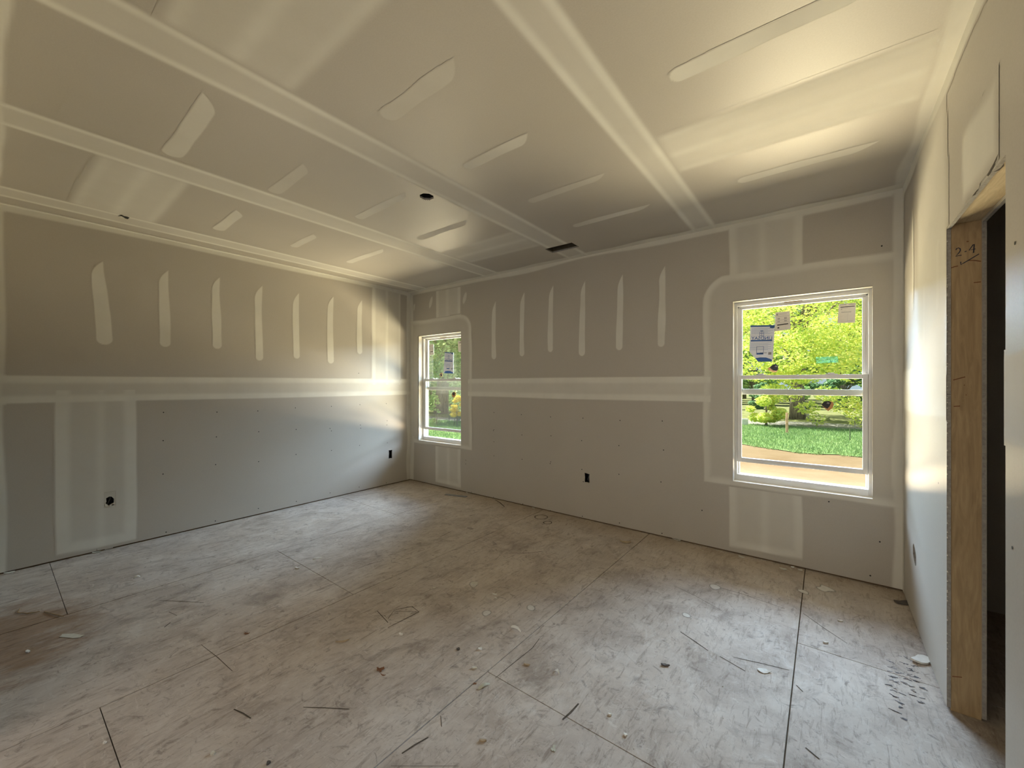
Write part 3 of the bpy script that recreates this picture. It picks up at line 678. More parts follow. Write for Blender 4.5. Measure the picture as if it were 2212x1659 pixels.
def rating_sheet(label, cor, y=None):
    s = Sheet('rating_sticker', label, cor, y or YU, M['paper'])
    s.bars('rule', [(0.05, 0.95, 0.76, 0.77), (0.05, 0.95, 0.56, 0.57), (0.05, 0.95, 0.44, 0.45), (0.28, 0.92, 0.92, 0.93), (0.28, 0.8, 0.86, 0.87), (0.22, 0.23, 0.78, 0.95)], M['inkgrey'])
    s.bars('figures', [(0.16, 0.20, 0.60, 0.69), (0.23, 0.30, 0.60, 0.69), (0.62, 0.70, 0.60, 0.69), (0.73, 0.78, 0.60, 0.69), (0.16, 0.20, 0.47, 0.53), (0.23, 0.30, 0.47, 0.53), (0.62, 0.70, 0.47, 0.53), (0.73, 0.78, 0.47, 0.53), (0.07, 0.18, 0.82, 0.93)], M['inkgrey'])['kind'] = 'stuff'
    s.bar('black_bar', 0.14, 0.86, 0.29, 0.345, M['ink'])
    s.bars('seal', [(0.16, 0.28, 0.13, 0.20)], M['ink']); return s
def data_sheet(label, cor):
    s = Sheet('data_sticker', label, cor, YU, M['paper'])
    s.bars('heading', [(0.06, 0.45, 0.93, 0.96), (0.58, 0.95, 0.93, 0.96)], M['inkgrey'])
    s.bar('black_bar', 0.10, 0.94, 0.815, 0.85, M['ink'])
    s.bars('rule', [(0.14, 0.55, 0.77, 0.785), (0.14, 0.22, 0.70, 0.73), (0.18, 0.75, 0.545, 0.57), (0.56, 0.565, 0.1, 0.5), (0.56, 0.9, 0.09, 0.10)], M['inkgrey']); return s
brand_sheet('white and blue brand sticker with torn lower corner on the window beside the doorway wall', wp([(1621, 703), (1674, 702), (1669, 781), (1618, 782)], YU), True)
rating_sheet('grey rating sticker touching the torn brand sticker on the window beside the doorway wall', wp([(1675, 675), (1706, 672), (1708, 711), (1674, 716)], YU))
data_sheet('grey data sticker in the upper corner of the window beside the doorway wall', wp([(1812, 657), (1849, 654), (1847, 697), (1809, 698)], YU))
brand_sheet('whole white and blue brand sticker on the window in the far corner', wp([(961, 760.5), (979, 761.5), (979, 807), (958, 806)], YU), False)
rating_sheet('small rating sticker beside the jamb of the window in the far corner', wp([(927, 745), (936, 743), (937, 766), (928, 768)], YU))
data_sheet('data sticker half hidden by the wall edge on the far corner window', wp([(989, 737), (1004, 735), (1005, 759), (990, 760)], YU))
def torn_label(label, pxs, dark, y):
    pts = wp(pxs, y); off = (pts[0][0], y, min(p[1] for p in pts))
    e = empty('torn_label', off); tag(e, label, 'sticker')
    flat('orange_backing', pts, y - 0.0008, M['orange'], e, off); flat('black_face', wp(dark, y), y - 0.0016, M['ink'], e, off, 0.0004)
    d = wp(dark, y); cx = sum(p[0] for p in d) / len(d); cz = sum(p[1] for p in d) / len(d)
    flat('white_print', [(cx + 0.012, cz + 0.002), (cx + 0.02, cz + 0.012), (cx + 0.006, cz + 0.018), (cx - 0.002, cz + 0.008)], y - 0.0021, M['inkgrey'], e, off, 0.0003)
    return e
torn_label('torn black and orange round label on the upper pane beside the doorway wall', [(1658, 796), (1667, 790), (1676, 786), (1681, 791), (1681, 799), (1677, 804), (1669, 804), (1662, 801)],
           [(1663, 794), (1669, 788), (1676, 786), (1681, 791), (1681, 798), (1677, 801), (1670, 800)], YU)
torn_label('torn black and orange wedge label on the lower pane beside the doorway wall', [(1774, 873), (1781, 867), (1790, 866), (1799, 868), (1801, 874), (1798, 882), (1789, 888), (1781, 882)],
           [(1774, 873), (1781, 867), (1790, 866), (1796, 869), (1792, 878), (1787, 883), (1780, 879)], YLW)
torn_label('small torn black and orange label on the upper pane in the far corner', [(950, 808), (953, 805), (956, 807), (955, 813), (953, 814), (950, 811)],
           [(951, 810), (953, 807), (955, 808), (955, 812), (953, 813)], YU)
torn_label('torn black and yellow label on the lower pane in the far corner', [(976, 852), (978, 847), (982, 846), (985, 850), (984, 856), (980, 859), (977, 857)],
           [(977, 851), (979, 847), (982, 847), (983, 851), (980, 855)], YLW)
def film_mat():
    m, t, b, o = nt('teal_film')
    b.inputs['Base Color'].default_value = (0.45, 0.80, 0.76, 1); b.inputs['Roughness'].default_value = 0.3
    tr = t.nodes.new('ShaderNodeBsdfTransparent'); tr.inputs[0].default_value = (0.72, 0.95, 0.93, 1); mx = t.nodes.new('ShaderNodeMixShader')
    t.links.new(ramp(t, noise(t, pos(t), 90, 3), (0.35, 0.05), (0.65, 0.30)), mx.inputs[0]); t.links.new(tr.outputs[0], mx.inputs[1]); t.links.new(b.outputs[0], mx.inputs[2]); t.links.new(mx.outputs[0], o.inputs[0]); return m
M['teal'] = film_mat()
pp = wp([(1762, 771), (1810, 770), (1811, 783), (1790, 784), (1763, 785)], YU); off = (pp[0][0], YU, pp[-1][1])
tf = flat('film_sticker', pp, YU - 0.0006, M['teal'], None, off); tf.location = off; tag(tf, 'sheer teal film sticker on the upper pane beside the doorway wall', 'sticker')

# ------------------------------------------------------------------ doorway writing and wear
YJ = DY1 + 0.0026
def ribbon(name, strokes, wdt, y, mat, parent):
    V, F = [], []
    for st in strokes:
        pts = [Vector((p[0], 0, p[1])) for p in st]
        for i in range(len(pts)):
            d = (pts[min(i + 1, len(pts) - 1)] - pts[max(i - 1, 0)]).normalized(); n = Vector((-d.z, 0, d.x)) * wdt / 2
            V += [pts[i] + n + Vector((0, y, 0)), pts[i] - n + Vector((0, y, 0))]
            if i: k = len(V) - 4; F.append((k, k + 1, k + 3, k + 2))
    return mesh(name, V, F, mat, parent)
Z5 = lambda a, b: on_y(2030 + a / 5.182, 320 + b / 5.182, YJ)
ribbon('marker_writing', [[Z5(*p) for p in s] for s in (
    [(180, 1140), (190, 1124), (210, 1117), (228, 1126), (230, 1148), (212, 1175), (178, 1211), (245, 1198)],
    [(278, 1160), (300, 1153)], [(376, 1078), (328, 1144), (400, 1128)], [(386, 1075), (378, 1172), (368, 1170)],
    [(234, 1272), (236, 1304), (270, 1285), (330, 1250), (440, 1184)])], 0.0034, YJ - 0.0006, M['marker'], wall_right)
ribbon('wood_gouge', [[Z5(*p) for p in s] for s in ([(128, 1340), (165, 1328), (205, 1318)], [(320, 1256), (400, 1258), (462, 1268)], [(380, 1506), (460, 1497)], [(300, 1046), (325, 1044)])] +
       [[on_y(*p, YJ) for p in s] for s in ([(2059, 821), (2085, 814)], [(2060, 878), (2074, 877)], [(2057, 1461), (2078, 1463)], [(2082, 832), (2084, 832)], [(2086, 853), (2088, 853)])], 0.004, YJ - 0.0003, M['leafdry'], wall_right)
# ragged paper and crumbs on the cut edges of the opening
V, F = [], []
for k in range(60):
    z = rnd.uniform(0.1, 2.05); s = rnd.uniform(0.002, 0.006); i = len(V)
    V += [(XR + rnd.uniform(0, .004), DY0, z), (XR + 0.004, DY0 + s, z + rnd.uniform(0, s)), (XR + 0.001, DY0, z + s * 2.4)]; F.append((i, i + 1, i + 2))
for k in range(40):
    z = rnd.uniform(0.1, 2.05); s = rnd.uniform(0.002, 0.004); i = len(V)
    V += [(XR, DY1, z), (XR + 0.004, DY1 - s, z + rnd.uniform(0, s)), (XR + 0.001, DY1, z + s * 2.4)]; F.append((i, i + 1, i + 2))
o = mesh('torn_paper_edge', V, F, M['mudsolid'], wall_right); o['kind'] = 'stuff'
ribs = [[pr(2107, 416), pr(2113, 409), pr(2109, 420), pr(2101, 424)], [pr(2133, 379), pr(2147, 354), pr(2158, 331), pr(2155, 345), pr(2145, 365), pr(2137, 380)], [pr(2148, 371), pr(2163, 362), pr(2171, 352), pr(2171, 358), pr(2160, 368)]]
for q in ribs:
    n = len(q); mesh('edge_break', [PR.p(a, b, 0.0016) for a, b in q], [tuple(range(n))], M['stain'], wall_right)

# ------------------------------------------------------------------ boxes in the walls and ceiling
def outlet(label, pln, u0, u1, v0, v1, wire=True, depth=0.07):
    cu, cv = (u0 + u1) / 2, (v0 + v1) / 2
    base = pln.p(cu, v0, -0.0135); e = empty('outlet_box', base); tag(e, label, 'outlet box')
    def L(a, b, h): return pln.p(a, b, h) - base
    t = 0.002; V, F = [], []
    ring = [(u0, v0), (u1, v0), (u1, v1), (u0, v1)]
    inn = [(u0 + t, v0 + t), (u1 - t, v0 + t), (u1 - t, v1 - t), (u0 + t, v1 - t)]
    V += [L(a, b, -0.0135) for a, b in ring] + [L(a, b, -0.0135) for a, b in inn] + [L(a, b, -0.0135 - depth + t) for a, b in inn] + [L(a, b, -0.0135 - depth) for a, b in ring]
    for k in range(4):
        q = (k + 1) % 4
        F += [(k, q, 4 + q, 4 + k), (4 + k, 4 + q, 8 + q, 8 + k), (k, 12 + k, 12 + q, q)]
    F += [(8, 9, 10, 11), (15, 14, 13, 12)]
    mesh('box', V, F, M['boxblue'], e)
    if wire:
        tube_obj('cable', [L(cu + 0.010, v1 - 0.012, -0.06), L(cu + 0.006, cv + 0.012, -0.036), L(cu - 0.006, cv - 0.018, -0.032), L(cu - 0.010, v0 + 0.010, -0.055)], [0.0035] * 4, M['cable'], e, 6)
    return e
outlet('black outlet box recessed in the long window wall between the windows', PB, -1.992, -1.923, 0.382, 0.490)
outlet('black outlet box behind a broken hole in the wide vertical patch', PL, 0.605, 0.673, 0.362, 0.462)
outlet('black outlet box recessed in the side wall near the far corner window', PL, 3.422, 3.495, 0.360, 0.490)
outlet('black outlet box in a ragged slot beside the doorway', PR, 3.283, 3.412, 0.335, 0.467, False)
# torn gypsum round the broken hole
for q in ([(0.607, 0.372), (0.622, 0.366), (0.618, 0.381), (0.611, 0.392)], [(0.652, 0.371), (0.672, 0.372), (0.670, 0.405), (0.664, 0.392), (0.656, 0.384)], [(0.634, 0.368), (0.648, 0.362), (0.652, 0.378), (0.642, 0.382)]):
    mesh('broken_edge', [PL.p(a, b, 0.002) for a, b in q] + [PL.p(a, b, 0.0) for a, b in q], [tuple(range(4)), (0, 4, 5, 1), (1, 5, 6, 2), (2, 6, 7, 3), (3, 7, 4, 0)], M['mudsolid'], wall_left)
# ceiling light box
e = empty('ceiling_light_box', (lc[0], lc[1], CE + 0.0135)); tag(e, 'dark octagonal light box opening in the ceiling board', 'electrical box')
V, F = [], []
for h, r_ in ((0, 0.056), (0, 0.053), (0.05, 0.053), (0.052, 0.056)):
    for k in range(8): V.append((r_ * math.cos(R(22.5 + 45 * k)), r_ * math.sin(R(22.5 + 45 * k)), h))
for k in range(8):
    q = (k + 1) % 8; F += [(k, q, 8 + q, 8 + k), (8 + k, 8 + q, 16 + q, 16 + k), (k, 24 + k, 24 + q, q)]
F += [tuple(16 + k for k in range(8)), tuple(24 + k for k in range(8))[::-1]]
mesh('box', V, F, M['black'], e)
tube_obj('cable', [(0.02, 0.01, 0.045), (0.0, 0.01, 0.018), (-0.02, -0.005, 0.022), (-0.03, 0, 0.045)], [0.004] * 4, M['cable'], e, 6)
for k in range(5):
    an = R(115 + 14 * k); mesh('paper_shred', [(0.052 * math.cos(an), 0.052 * math.sin(an), -0.0135), (0.061 * math.cos(an + .05), 0.061 * math.sin(an + .05), -0.016), (0.052 * math.cos(an + .12), 0.052 * math.sin(an + .12), -0.0135)], [(0, 1, 2)], M['stain'], e)
# register boot
e = empty('register_boot', ((REG[0] + REG[1]) / 2, (REG[2] + REG[3]) / 2, CE + 0.0135)); tag(e, 'rectangular brown duct opening in the ceiling near the window wall', 'duct opening')
hx, hy = (REG[1] - REG[0]) / 2 + 0.004, (REG[3] - REG[2]) / 2 + 0.004
boxes('duct', [(-hx, hx, -hy, -hy + 0.002, 0, 0.12), (-hx, hx, hy - 0.002, hy, 0, 0.12), (-hx, -hx + 0.002, -hy, hy, 0, 0.12), (hx - 0.002, hx, -hy, hy, 0, 0.12), (-hx, hx, -hy, hy, 0.12, 0.125)], M['duct'], e)
# black patch for the shade in a torn hole, with a curl of paper
hx_, hy_ = pc(267, 467)
q = [pc(*p) for p in ((258, 464), (263, 463.5), (268, 466), (275, 467.5), (280, 469.5), (276, 473), (271, 471.5), (266, 469.5))]
mesh('torn_hole_shade', [PC.p(a, b, 0.0022) for a, b in q], [tuple(range(len(q)))], M['black'], ceiling)
q = [pc(*p) for p in ((256, 467), (261, 465), (267, 468.5), (271, 471), (266, 471), (260, 468.8))]
mesh('paper_curl', [PC.p(a, b, 0.004 + 0.001 * (k % 2)) for k, (a, b) in enumerate(q)], [tuple(range(len(q)))], M['mudsolid'], ceiling)

# ------------------------------------------------------------------ marks on the floor
def fmark(name, pts, w_, mat=None):
    q = [Vector((*pf(*p), 0)) for p in pts]; V, F = [], []; n = len(q)
    for i in range(n):
        d = (q[min(i + 1, n - 1)] - q[max(i - 1, 0)]).normalized(); nn = Vector((-d.y, d.x, 0)) * w_ * (0.35 if i in (0, n - 1) else 0.5)
        V += [q[i] + nn + Vector((0, 0, 0.0006)), q[i] - nn + Vector((0, 0, 0.0006))]
        if i: k = len(V) - 4; F.append((k, k + 1, k + 3, k + 2))
    return mesh(name, V, F, mat or M['stain'], floor)
for pts, w_ in (([(1215, 1555), (1232, 1540), (1250, 1520)], 0.010), ([(868, 1628), (895, 1610), (925, 1593)], 0.008), ([(1070, 1465), (1100, 1440), (1150, 1400), (1165, 1380)], 0.004),
                ([(830, 1329), (838, 1337), (850, 1320), (900, 1322)], 0.004), ([(815, 1320), (838, 1345)], 0.006), ([(1470, 1365), (1500, 1385), (1530, 1406)], 0.007), ([(1555, 1418), (1610, 1450)], 0.006),
                ([(1585, 1420), (1640, 1432), (1705, 1448)], 0.005), ([(1545, 1267), (1600, 1282), (1695, 1315)], 0.004), ([(345, 1297), (395, 1299), (440, 1302)], 0.004), ([(505, 1532), (525, 1541), (542, 1552)], 0.006),
                ([(655, 1528), (700, 1529), (755, 1532)], 0.004), ([(365, 1322), (382, 1330)], 0.004), ([(1070, 1080), (1080, 1086), (1090, 1095)], 0.014), ([(435, 1393), (470, 1420), (502, 1450)], 0.003),
                ([(1735, 1325), (1780, 1357), (1830, 1390)], 0.005), ([(773, 1228), (800, 1218), (817, 1213)], 0.005), ([(950, 1160), (975, 1148)], 0.006), ([(1740, 1615), (1770, 1640)], 0.008),
                ([(1100, 1195), (1140, 1195), (1172, 1191)], 0.006), ([(1720, 1480), (1735, 1495)], 0.006), ([(952, 1546), (954, 1570)], 0.004), ([(355, 1355), (368, 1345)], 0.008), ([(435, 1342), (470, 1325)], 0.004),
                ([(1455, 1265), (1500, 1286), (1560, 1320)], 0.003), ([(845, 1655), (990, 1655)], 0.002)):
    fmark('scuff_mark', pts, w_)
# circled panel mark and worn stamp on the sheets
for (cx, cy, rx, ry) in ((1169, 1117, 14, 4.5), (1183, 1129, 9, 3)):
    fmark('panel_mark', [(cx + rx * math.cos(k * 0.5236), cy + ry * math.sin(k * 0.5236)) for k in range(13)], 0.010)
fmark('panel_mark', [(838, 1356), (905, 1322), (890, 1310), (850, 1318)], 0.006)
V, F = [], []
r2 = random.Random(3)
for row, (xa, ya, xb, yb, n) in enumerate(((1925, 1430, 1945, 1560, 12), (1950, 1420, 1960, 1490, 6), (1978, 1440, 1990, 1530, 8))):
    for k in range(n):
        t_ = k / n; u, v = pf(xa + (xb - xa) * t_ + r2.uniform(-4, 4), ya + (yb - ya) * t_)
        for s in range(3):
            a = r2.uniform(-0.6, 0.6); l = r2.uniform(0.010, 0.028); cx, cy = u + r2.uniform(-.02, .02), v + r2.uniform(-.008, .008)
            dx, dy = l * math.cos(a) / 2, l * math.sin(a) / 2; i = len(V); w_ = 0.0022
            V += [(cx - dx + dy * .1, cy - dy - w_, .0007), (cx + dx, cy + dy - w_, .0007), (cx + dx, cy + dy + w_, .0007), (cx - dx, cy - dy + w_, .0007)]; F.append((i, i + 1, i + 2, i + 3))
o = mesh('worn_stamp', V, F, plain('faded_stamp_ink', (0.13, 0.13, 0.15), 0.8, 0.2), floor); o['kind'] = 'stuff'
for (px, py, r_) in ((1785, 1272, 0.05), (1023, 1262, 0.035), (1052, 1324, 0.03), (1148, 1314, 0.03), (1545, 1268, 0.04), (1735, 1278, 0.03), (1480, 1330, 0.03)):
    u, v = pf(px, py)
    mud('plaster_smear', PG, floor, u - r_ * 1.6, u + r_ * 1.6, v - r_ * 1.6, v + r_ * 1.6, 0.006, 0.006, lambda U, V, u=u, v=v, r_=r_: 0.96 * ss(0, 0.35, 1 - np.hypot(U - u, V - v) / r_ + wob(U, V, 0.30, 40)), (), M['smear'])

# ------------------------------------------------------------------ debris lying about
def flake(name, label, px, py, L, Wd, rot, mat, cat='debris', curl=0.15, seed=1, th=0.0025, group=None):
    r_ = random.Random(seed); n = 16 if cat == 'leaf' else 11; x, y = pf(px, py); top, bot = [], []
    for k in range(n):
        a = 2 * math.pi * k / n; rr = r_.uniform(0.45, 1.2) if cat == 'leaf' else r_.uniform(0.68, 1.12)
        u, v = math.cos(a) * L / 2 * rr, math.sin(a) * Wd / 2 * rr
        z = curl * L * ((u / (L / 2)) ** 2) * r_.uniform(0.5, 1.0)
        ur, vr = u * math.cos(rot) - v * math.sin(rot), u * math.sin(rot) + v * math.cos(rot)
        top.append((ur, vr, z + th)); bot.append((ur, vr, z))
    zm = min(p[2] for p in bot); V = [(a, b, c - zm) for a, b, c in top + bot] + [(0, 0, th), (0, 0, 0)]
    F = [(k, (k + 1) % n, 2 * n) for k in range(n)] + [((k + 1) % n + n, k + n, 2 * n + 1) for k in range(n)] + [(k + n, (k + 1) % n + n, (k + 1) % n, k) for k in range(n)]
    o = mesh(name, V, F, mat); o.location = (x, y, 0.0006); return tag(o, label, cat, group)
def curl(name, label, a, b, Wd, mat, h=0.015, cat='debris'):
    """a narrow peeled strip that arches off the floor"""
    A, B = Vector((*pf(*a), 0)), Vector((*pf(*b), 0)); d = (B - A); n = Vector((-d.y, d.x, 0)).normalized(); V, F = [], []; N = 8; th = 0.0018
    for k in range(N + 1):
        t_ = k / N; c = d * t_; z = h * math.sin(math.pi * t_) * (0.6 + 0.4 * t_); ww = Wd * (0.5 + 0.35 * math.sin(t_ * 3 + 1)) * (0.4 if k == 0 else 1)
        for s, zz in ((1, th), (-1, th), (-1, 0), (1, 0)): V.append(c + n * ww * s * 0.6 + Vector((0, 0, z + zz + (0.25 * h * (s > 0)))))
        if k:
            i = (k - 1) * 4
            for q in range(4): F.append((i + q, i + (q + 1) % 4, i + 4 + (q + 1) % 4, i + 4 + q))
    F += [(3, 2, 1, 0), (N * 4, N * 4 + 1, N * 4 + 2, N * 4 + 3)]
    zm = min(v.z for v in V); V = [v - Vector((0, 0, zm)) for v in V]
    o = mesh(name, V, F, mat); o.location = (A.x, A.y, 0.0006); return tag(o, label, cat)
A, B = pf(964, 1068), pf(998, 1072)
o = boxes('offcut_strip', [(0, 0.30, -0.026, 0.026, 0, 0.006)], M['strip'], None, 0.001); o.location = (A[0], A[1] - 0.01, 0.0006); o.rotation_euler = (0, 0, math.atan2(B[1] - A[1], B[0] - A[0])); tag(o, 'flat dark grey offcut strip on the floor below the far corner window', 'offcut')
flake('plaster_chip', 'oval white plaster chip lying alone in front of the doorway window', 1650, 1450, 0.062, 0.036, 0.35, M['white'], seed=2, curl=0.06)
flake('board_scrap', 'broken white board scrap against the wall beside the doorway', 1990, 1427, 0.11, 0.065, 0.9, M['white'], seed=3, curl=0.1, th=0.009)
curl('plaster_curl', 'pale greenish curled peeling beside a small brown leaf', (1033, 1490), (1058, 1479), 0.016, M['leafpale'], 0.012)
curl('plaster_spike', 'white pointed plaster peeling beside a floor joint', (1104, 1354), (1125, 1366), 0.020, M['white'], 0.014)
curl('plaster_peg', 'short white plaster peg on bare grey floor', (1199, 1449), (1208, 1457), 0.016, M['white'], 0.012)
flake('pale_leaf', 'small pale pointed leaf lying flat near the room entrance', 1196, 1618, 0.034, 0.018, 1.9, M['leafpale'], 'leaf', 0.04, 5, 0.001)
flake('plaster_lump', 'squat cream plaster lump with smeared edges', 1025, 1262, 0.050, 0.045, 0.6, M['cream'], seed=6, curl=0.05, th=0.008)
flake('plaster_chip', 'narrow white plaster chip near the cream plaster lump', 1068, 1284, 0.042, 0.016, 0.2, M['white'], seed=7)
flake('plaster_chip', 'tiny white plaster chip just before the narrow chip', 1071, 1292, 0.018, 0.012, 0.8, M['white'], seed=8)
flake('plaster_chip', 'small grey-white flake on the sheet behind the dry brown leaf', 938, 1270, 0.022, 0.02, 1.2, M['cream'], seed=9)
flake('dry_leaf', 'curled dry brown leaf in the middle of the floor', 822, 1447, 0.040, 0.034, 0.8, M['leafdry'], 'leaf', 0.25, 10, 0.0012)
flake('leaf_fragment', 'brown leaf crumb broken off beside the dry brown leaf', 828, 1459, 0.026, 0.009, 0.4, M['leafdry'], 'leaf', 0.2, 11, 0.001)
flake('leaf_fragment', 'small brown leaf on the floor joint beside the curled peeling', 1025, 1477, 0.024, 0.015, 0.7, M['leafdry'], 'leaf', 0.15, 12, 0.001)
flake('leaf_fragment', 'reddish brown leaf sliver on the floor towards the broken wall hole', 533, 1369, 0.040, 0.016, 0.5, M['leafdry'], 'leaf', 0.2, 13, 0.0015)
curl('plaster_stick', 'thin white plaster stick on the floor before the side wall', (676, 1208), (696, 1206), 0.014, M['white'], 0.008)
curl('plaster_stick', 'cream plaster stick on the floor before the wide vertical patch', (288, 1250), (303, 1246), 0.020, M['white'], 0.012)
flake('paper_strip', 'torn cream paper strip at the edge of the bare brown patch', 155, 1374, 0.17, 0.04, 0.55, M['cream'], seed=14, curl=0.02, th=0.0012)
for k, (lab, pts) in enumerate((('bent dry grass straw lying on the bare brown patch', [(43, 1316), (38, 1325), (60, 1327), (86, 1323)]), ('straight dry grass straw on the bare brown patch', [(96, 1323), (115, 1328), (138, 1334)]))):
    q = [Vector((*pf(*p), 0.0)) for p in pts]; b0 = q[0].copy()
    o = tube_obj('straw', [v - b0 + Vector((0, 0, 0.0035 + 0.001 * i)) for i, v in enumerate(q)], [0.003] * (len(q) - 1) + [0.002], M['twig'], None, 6); o.location = (b0.x, b0.y, 0.0006); tag(o, lab, 'straw')
for k, (px, py, L, Wd, rot, mt, lab) in enumerate((
    (1352, 1172, 0.10, 0.05, 0.6, 'tan', 'ragged tan wood splinter heap on the floor before the window wall'),
    (1461, 1166, 0.11, 0.035, -0.3, 'cream', 'ragged cream plaster scrap against the foot of the window wall'),
    (1692, 1230, 0.05, 0.03, 0.2, 'cream', 'cream plaster block on the floor under the doorway window'),
    (1712, 1226, 0.025, 0.018, 0.2, 'white', 'tiny white chip at the wall foot under the doorway window'),
    (1728, 1232, 0.035, 0.022, 0.1, 'cream', 'small cream chip beside the white chip under the doorway window'),
    (1602, 1204, 0.05, 0.02, -0.2, 'cream', 'flat cream chip at the foot of the lower window patch'),
    (1949, 1303, 0.10, 0.06, 0.4, 'dark', 'dark crumpled scrap in the corner beside the doorway wall'),
    (232, 1186, 0.15, 0.022, 1.55, 'white', 'long white plaster shred at the foot of the side wall'),
    (208, 1194, 0.06, 0.022, 1.2, 'cream', 'short cream plaster shred at the foot of the wide patch'),
    (20, 1238, 0.07, 0.03, 1.4, 'white', 'white plaster shred in the corner beside the side wall'),
    (866, 1371, 0.032, 0.014, 0.2, 'white', 'small white sliver near the pencilled rectangle on the floor'),
    (741, 1387, 0.075, 0.012, 1.0, 'tan', 'tan wood sliver lying beside the pencilled rectangle'),
    (1137, 1437, 0.04, 0.009, 0.3, 'tan', 'thin tan sliver on grey floor near the plaster peg'),
    (990, 1403, 0.022, 0.018, 0.8, 'dark', 'small brown crumb beside a pale ring of plaster'),
    (1037, 1403, 0.022, 0.022, 0.8, 'white', 'small white crumb beside a brown crumb'),
    (1025, 1444, 0.035, 0.014, 0.5, 'cream', 'twisted cream sliver touching the long floor joint'),
    (1437, 1438, 0.040, 0.016, 0.3, 'dark', 'dark grey sliver on the floor before the doorway window'),
    (1445, 1128, 0.03, 0.014, 0, 'white', 'white crumb halfway along the foot of the window wall'),
    (1152, 1098, 0.04, 0.014, 0, 'cream', 'cream crumb at the joint end by the window wall'),
    (1009, 1065, 0.035, 0.02, 0, 'white', 'white crumb near the wall end of the grey offcut strip'),
    (1815, 1342, 0.03, 0.012, 0.2, 'white', 'thin white shaving on the floor before the outlet slot'),
    (1784, 1389, 0.03, 0.012, 0.4, 'white', 'faint white shaving on the floor behind the oval chip'),
    (1317, 1545, 0.016, 0.008, 0.2, 'white', 'white crumb beside the long joint near the entrance'),
    (1043, 1602, 0.03, 0.010, 0.5, 'tan', 'tan chip on the floor behind the pale pointed leaf'),
    (1351, 1589, 0.016, 0.012, 0.1, 'white', 'white pebble of plaster beside the end of a floor joint'),
    (460, 1630, 0.022, 0.016, 0.2, 'cream', 'cream plaster crumb on the floor nearest the bare brown patch'),
    (226, 1606, 0.014, 0.012, 0.2, 'white', 'white plaster crumb beside the dark open floor joint'),
    (60, 1409, 0.03, 0.014, 0.2, 'white', 'white chip at the rim of the bare brown patch'),
    (642, 1228, 0.04, 0.018, 0.4, 'white', 'small white chip beside a short floor joint'),
    (580, 1650, 0.014, 0.014, 0.3, 'dark', 'dark rolled crumb on the floor near the entrance'))):
    flake('floor_scrap', lab, px, py, L, Wd, rot, M[mt], 'debris', 0.12, 30 + k, 0.006)
# grit nobody could count
V, F = [], []
def grit(x, y, s):
    i = len(V); a = rnd.uniform(0, 6.28)
    for k in range(3): V.append((x + s * math.cos(a + k * 2.1) * rnd.uniform(.6, 1.2), y + s * math.sin(a + k * 2.1) * rnd.uniform(.6, 1.2), 0.0003))
    V.append((x, y, s * 0.8)); F.extend([(i, i + 1, i + 3), (i + 1, i + 2, i + 3), (i + 2, i, i + 3), (i + 2, i + 1, i)])
for k in range(420): grit(rnd.uniform(XL + .1, XR - .05), rnd.uniform(0.1, YB - .05), rnd.uniform(0.0012, 0.0042))
for k in range(150): grit(rnd.uniform(XL + .1, XR - .05), YB - abs(rnd.gauss(0, .03)) - 0.004, rnd.uniform(0.002, 0.007))
for k in range(110): grit(XL + abs(rnd.gauss(0, .03)) + 0.004, rnd.uniform(0.1, YB - .05), rnd.uniform(0.002, 0.007))
o = mesh('plaster_grit', V, F, M['cream']); o['kind'] = 'stuff'; o['label'] = 'scattered plaster grit and crumbs over the floor'; o['category'] = 'grit'

# ------------------------------------------------------------------ outdoors
def gnd(px, py): return on_z(px, py, GROUND)
ground = struct(mesh('ground', [(-80, YB + 0.16, GROUND), (60, YB + 0.16, GROUND), (60, 110, GROUND), (-80, 110, GROUND)], [(0, 1, 2, 3)], M['dirt']))
def ground_strip(name, near, far, mat, h):
    """a strip of ground between two ragged edges given as y(x)"""
    xs = np.linspace(-70, 50, 240); V, F = [], []
    for i, x in enumerate(xs):
        V += [(x, near(x), GROUND + h), (x, far(x), GROUND + h)]
        if i: k = len(V) - 4; F.append((k, k + 2, k + 3, k + 1))
    return struct(mesh(name, V, F, mat))
jag = lambda x: 0.25 * math.sin(x * 2.3) + 0.18 * math.sin(x * 5.7 + 1) + 0.12 * math.sin(x * 11)
near_lawn = lambda x: (14.6 if x > -4 else max(8.2, 14.6 + (x + 4) * 1.4)) + jag(x) * 0.8 - 0.20 * max(-2, min(x, 3))
far_lawn = lambda x: (23.0 if x > -6 else max(15.2, 23 + (x + 6) * 0.95)) + jag(x) * 0.5
far_road = lambda x: (26.0 if x > -6 else max(16.6, 26 + (x + 6) * 1.1)) + jag(x + 4) * 0.4
lawn = ground_strip('lawn', near_lawn, far_lawn, M['lawn'], 0.02)
ground_strip('gravel_road', far_lawn, far_road, M['road'], 0.03)
M['bank'] = plain('dry_grass_bank', (0.18, 0.19, 0.08), 0.9, 0.35, 3, 0.1)
bank = ground_strip('far_bank', far_road, lambda x: 100, M['bank'], 0.025)
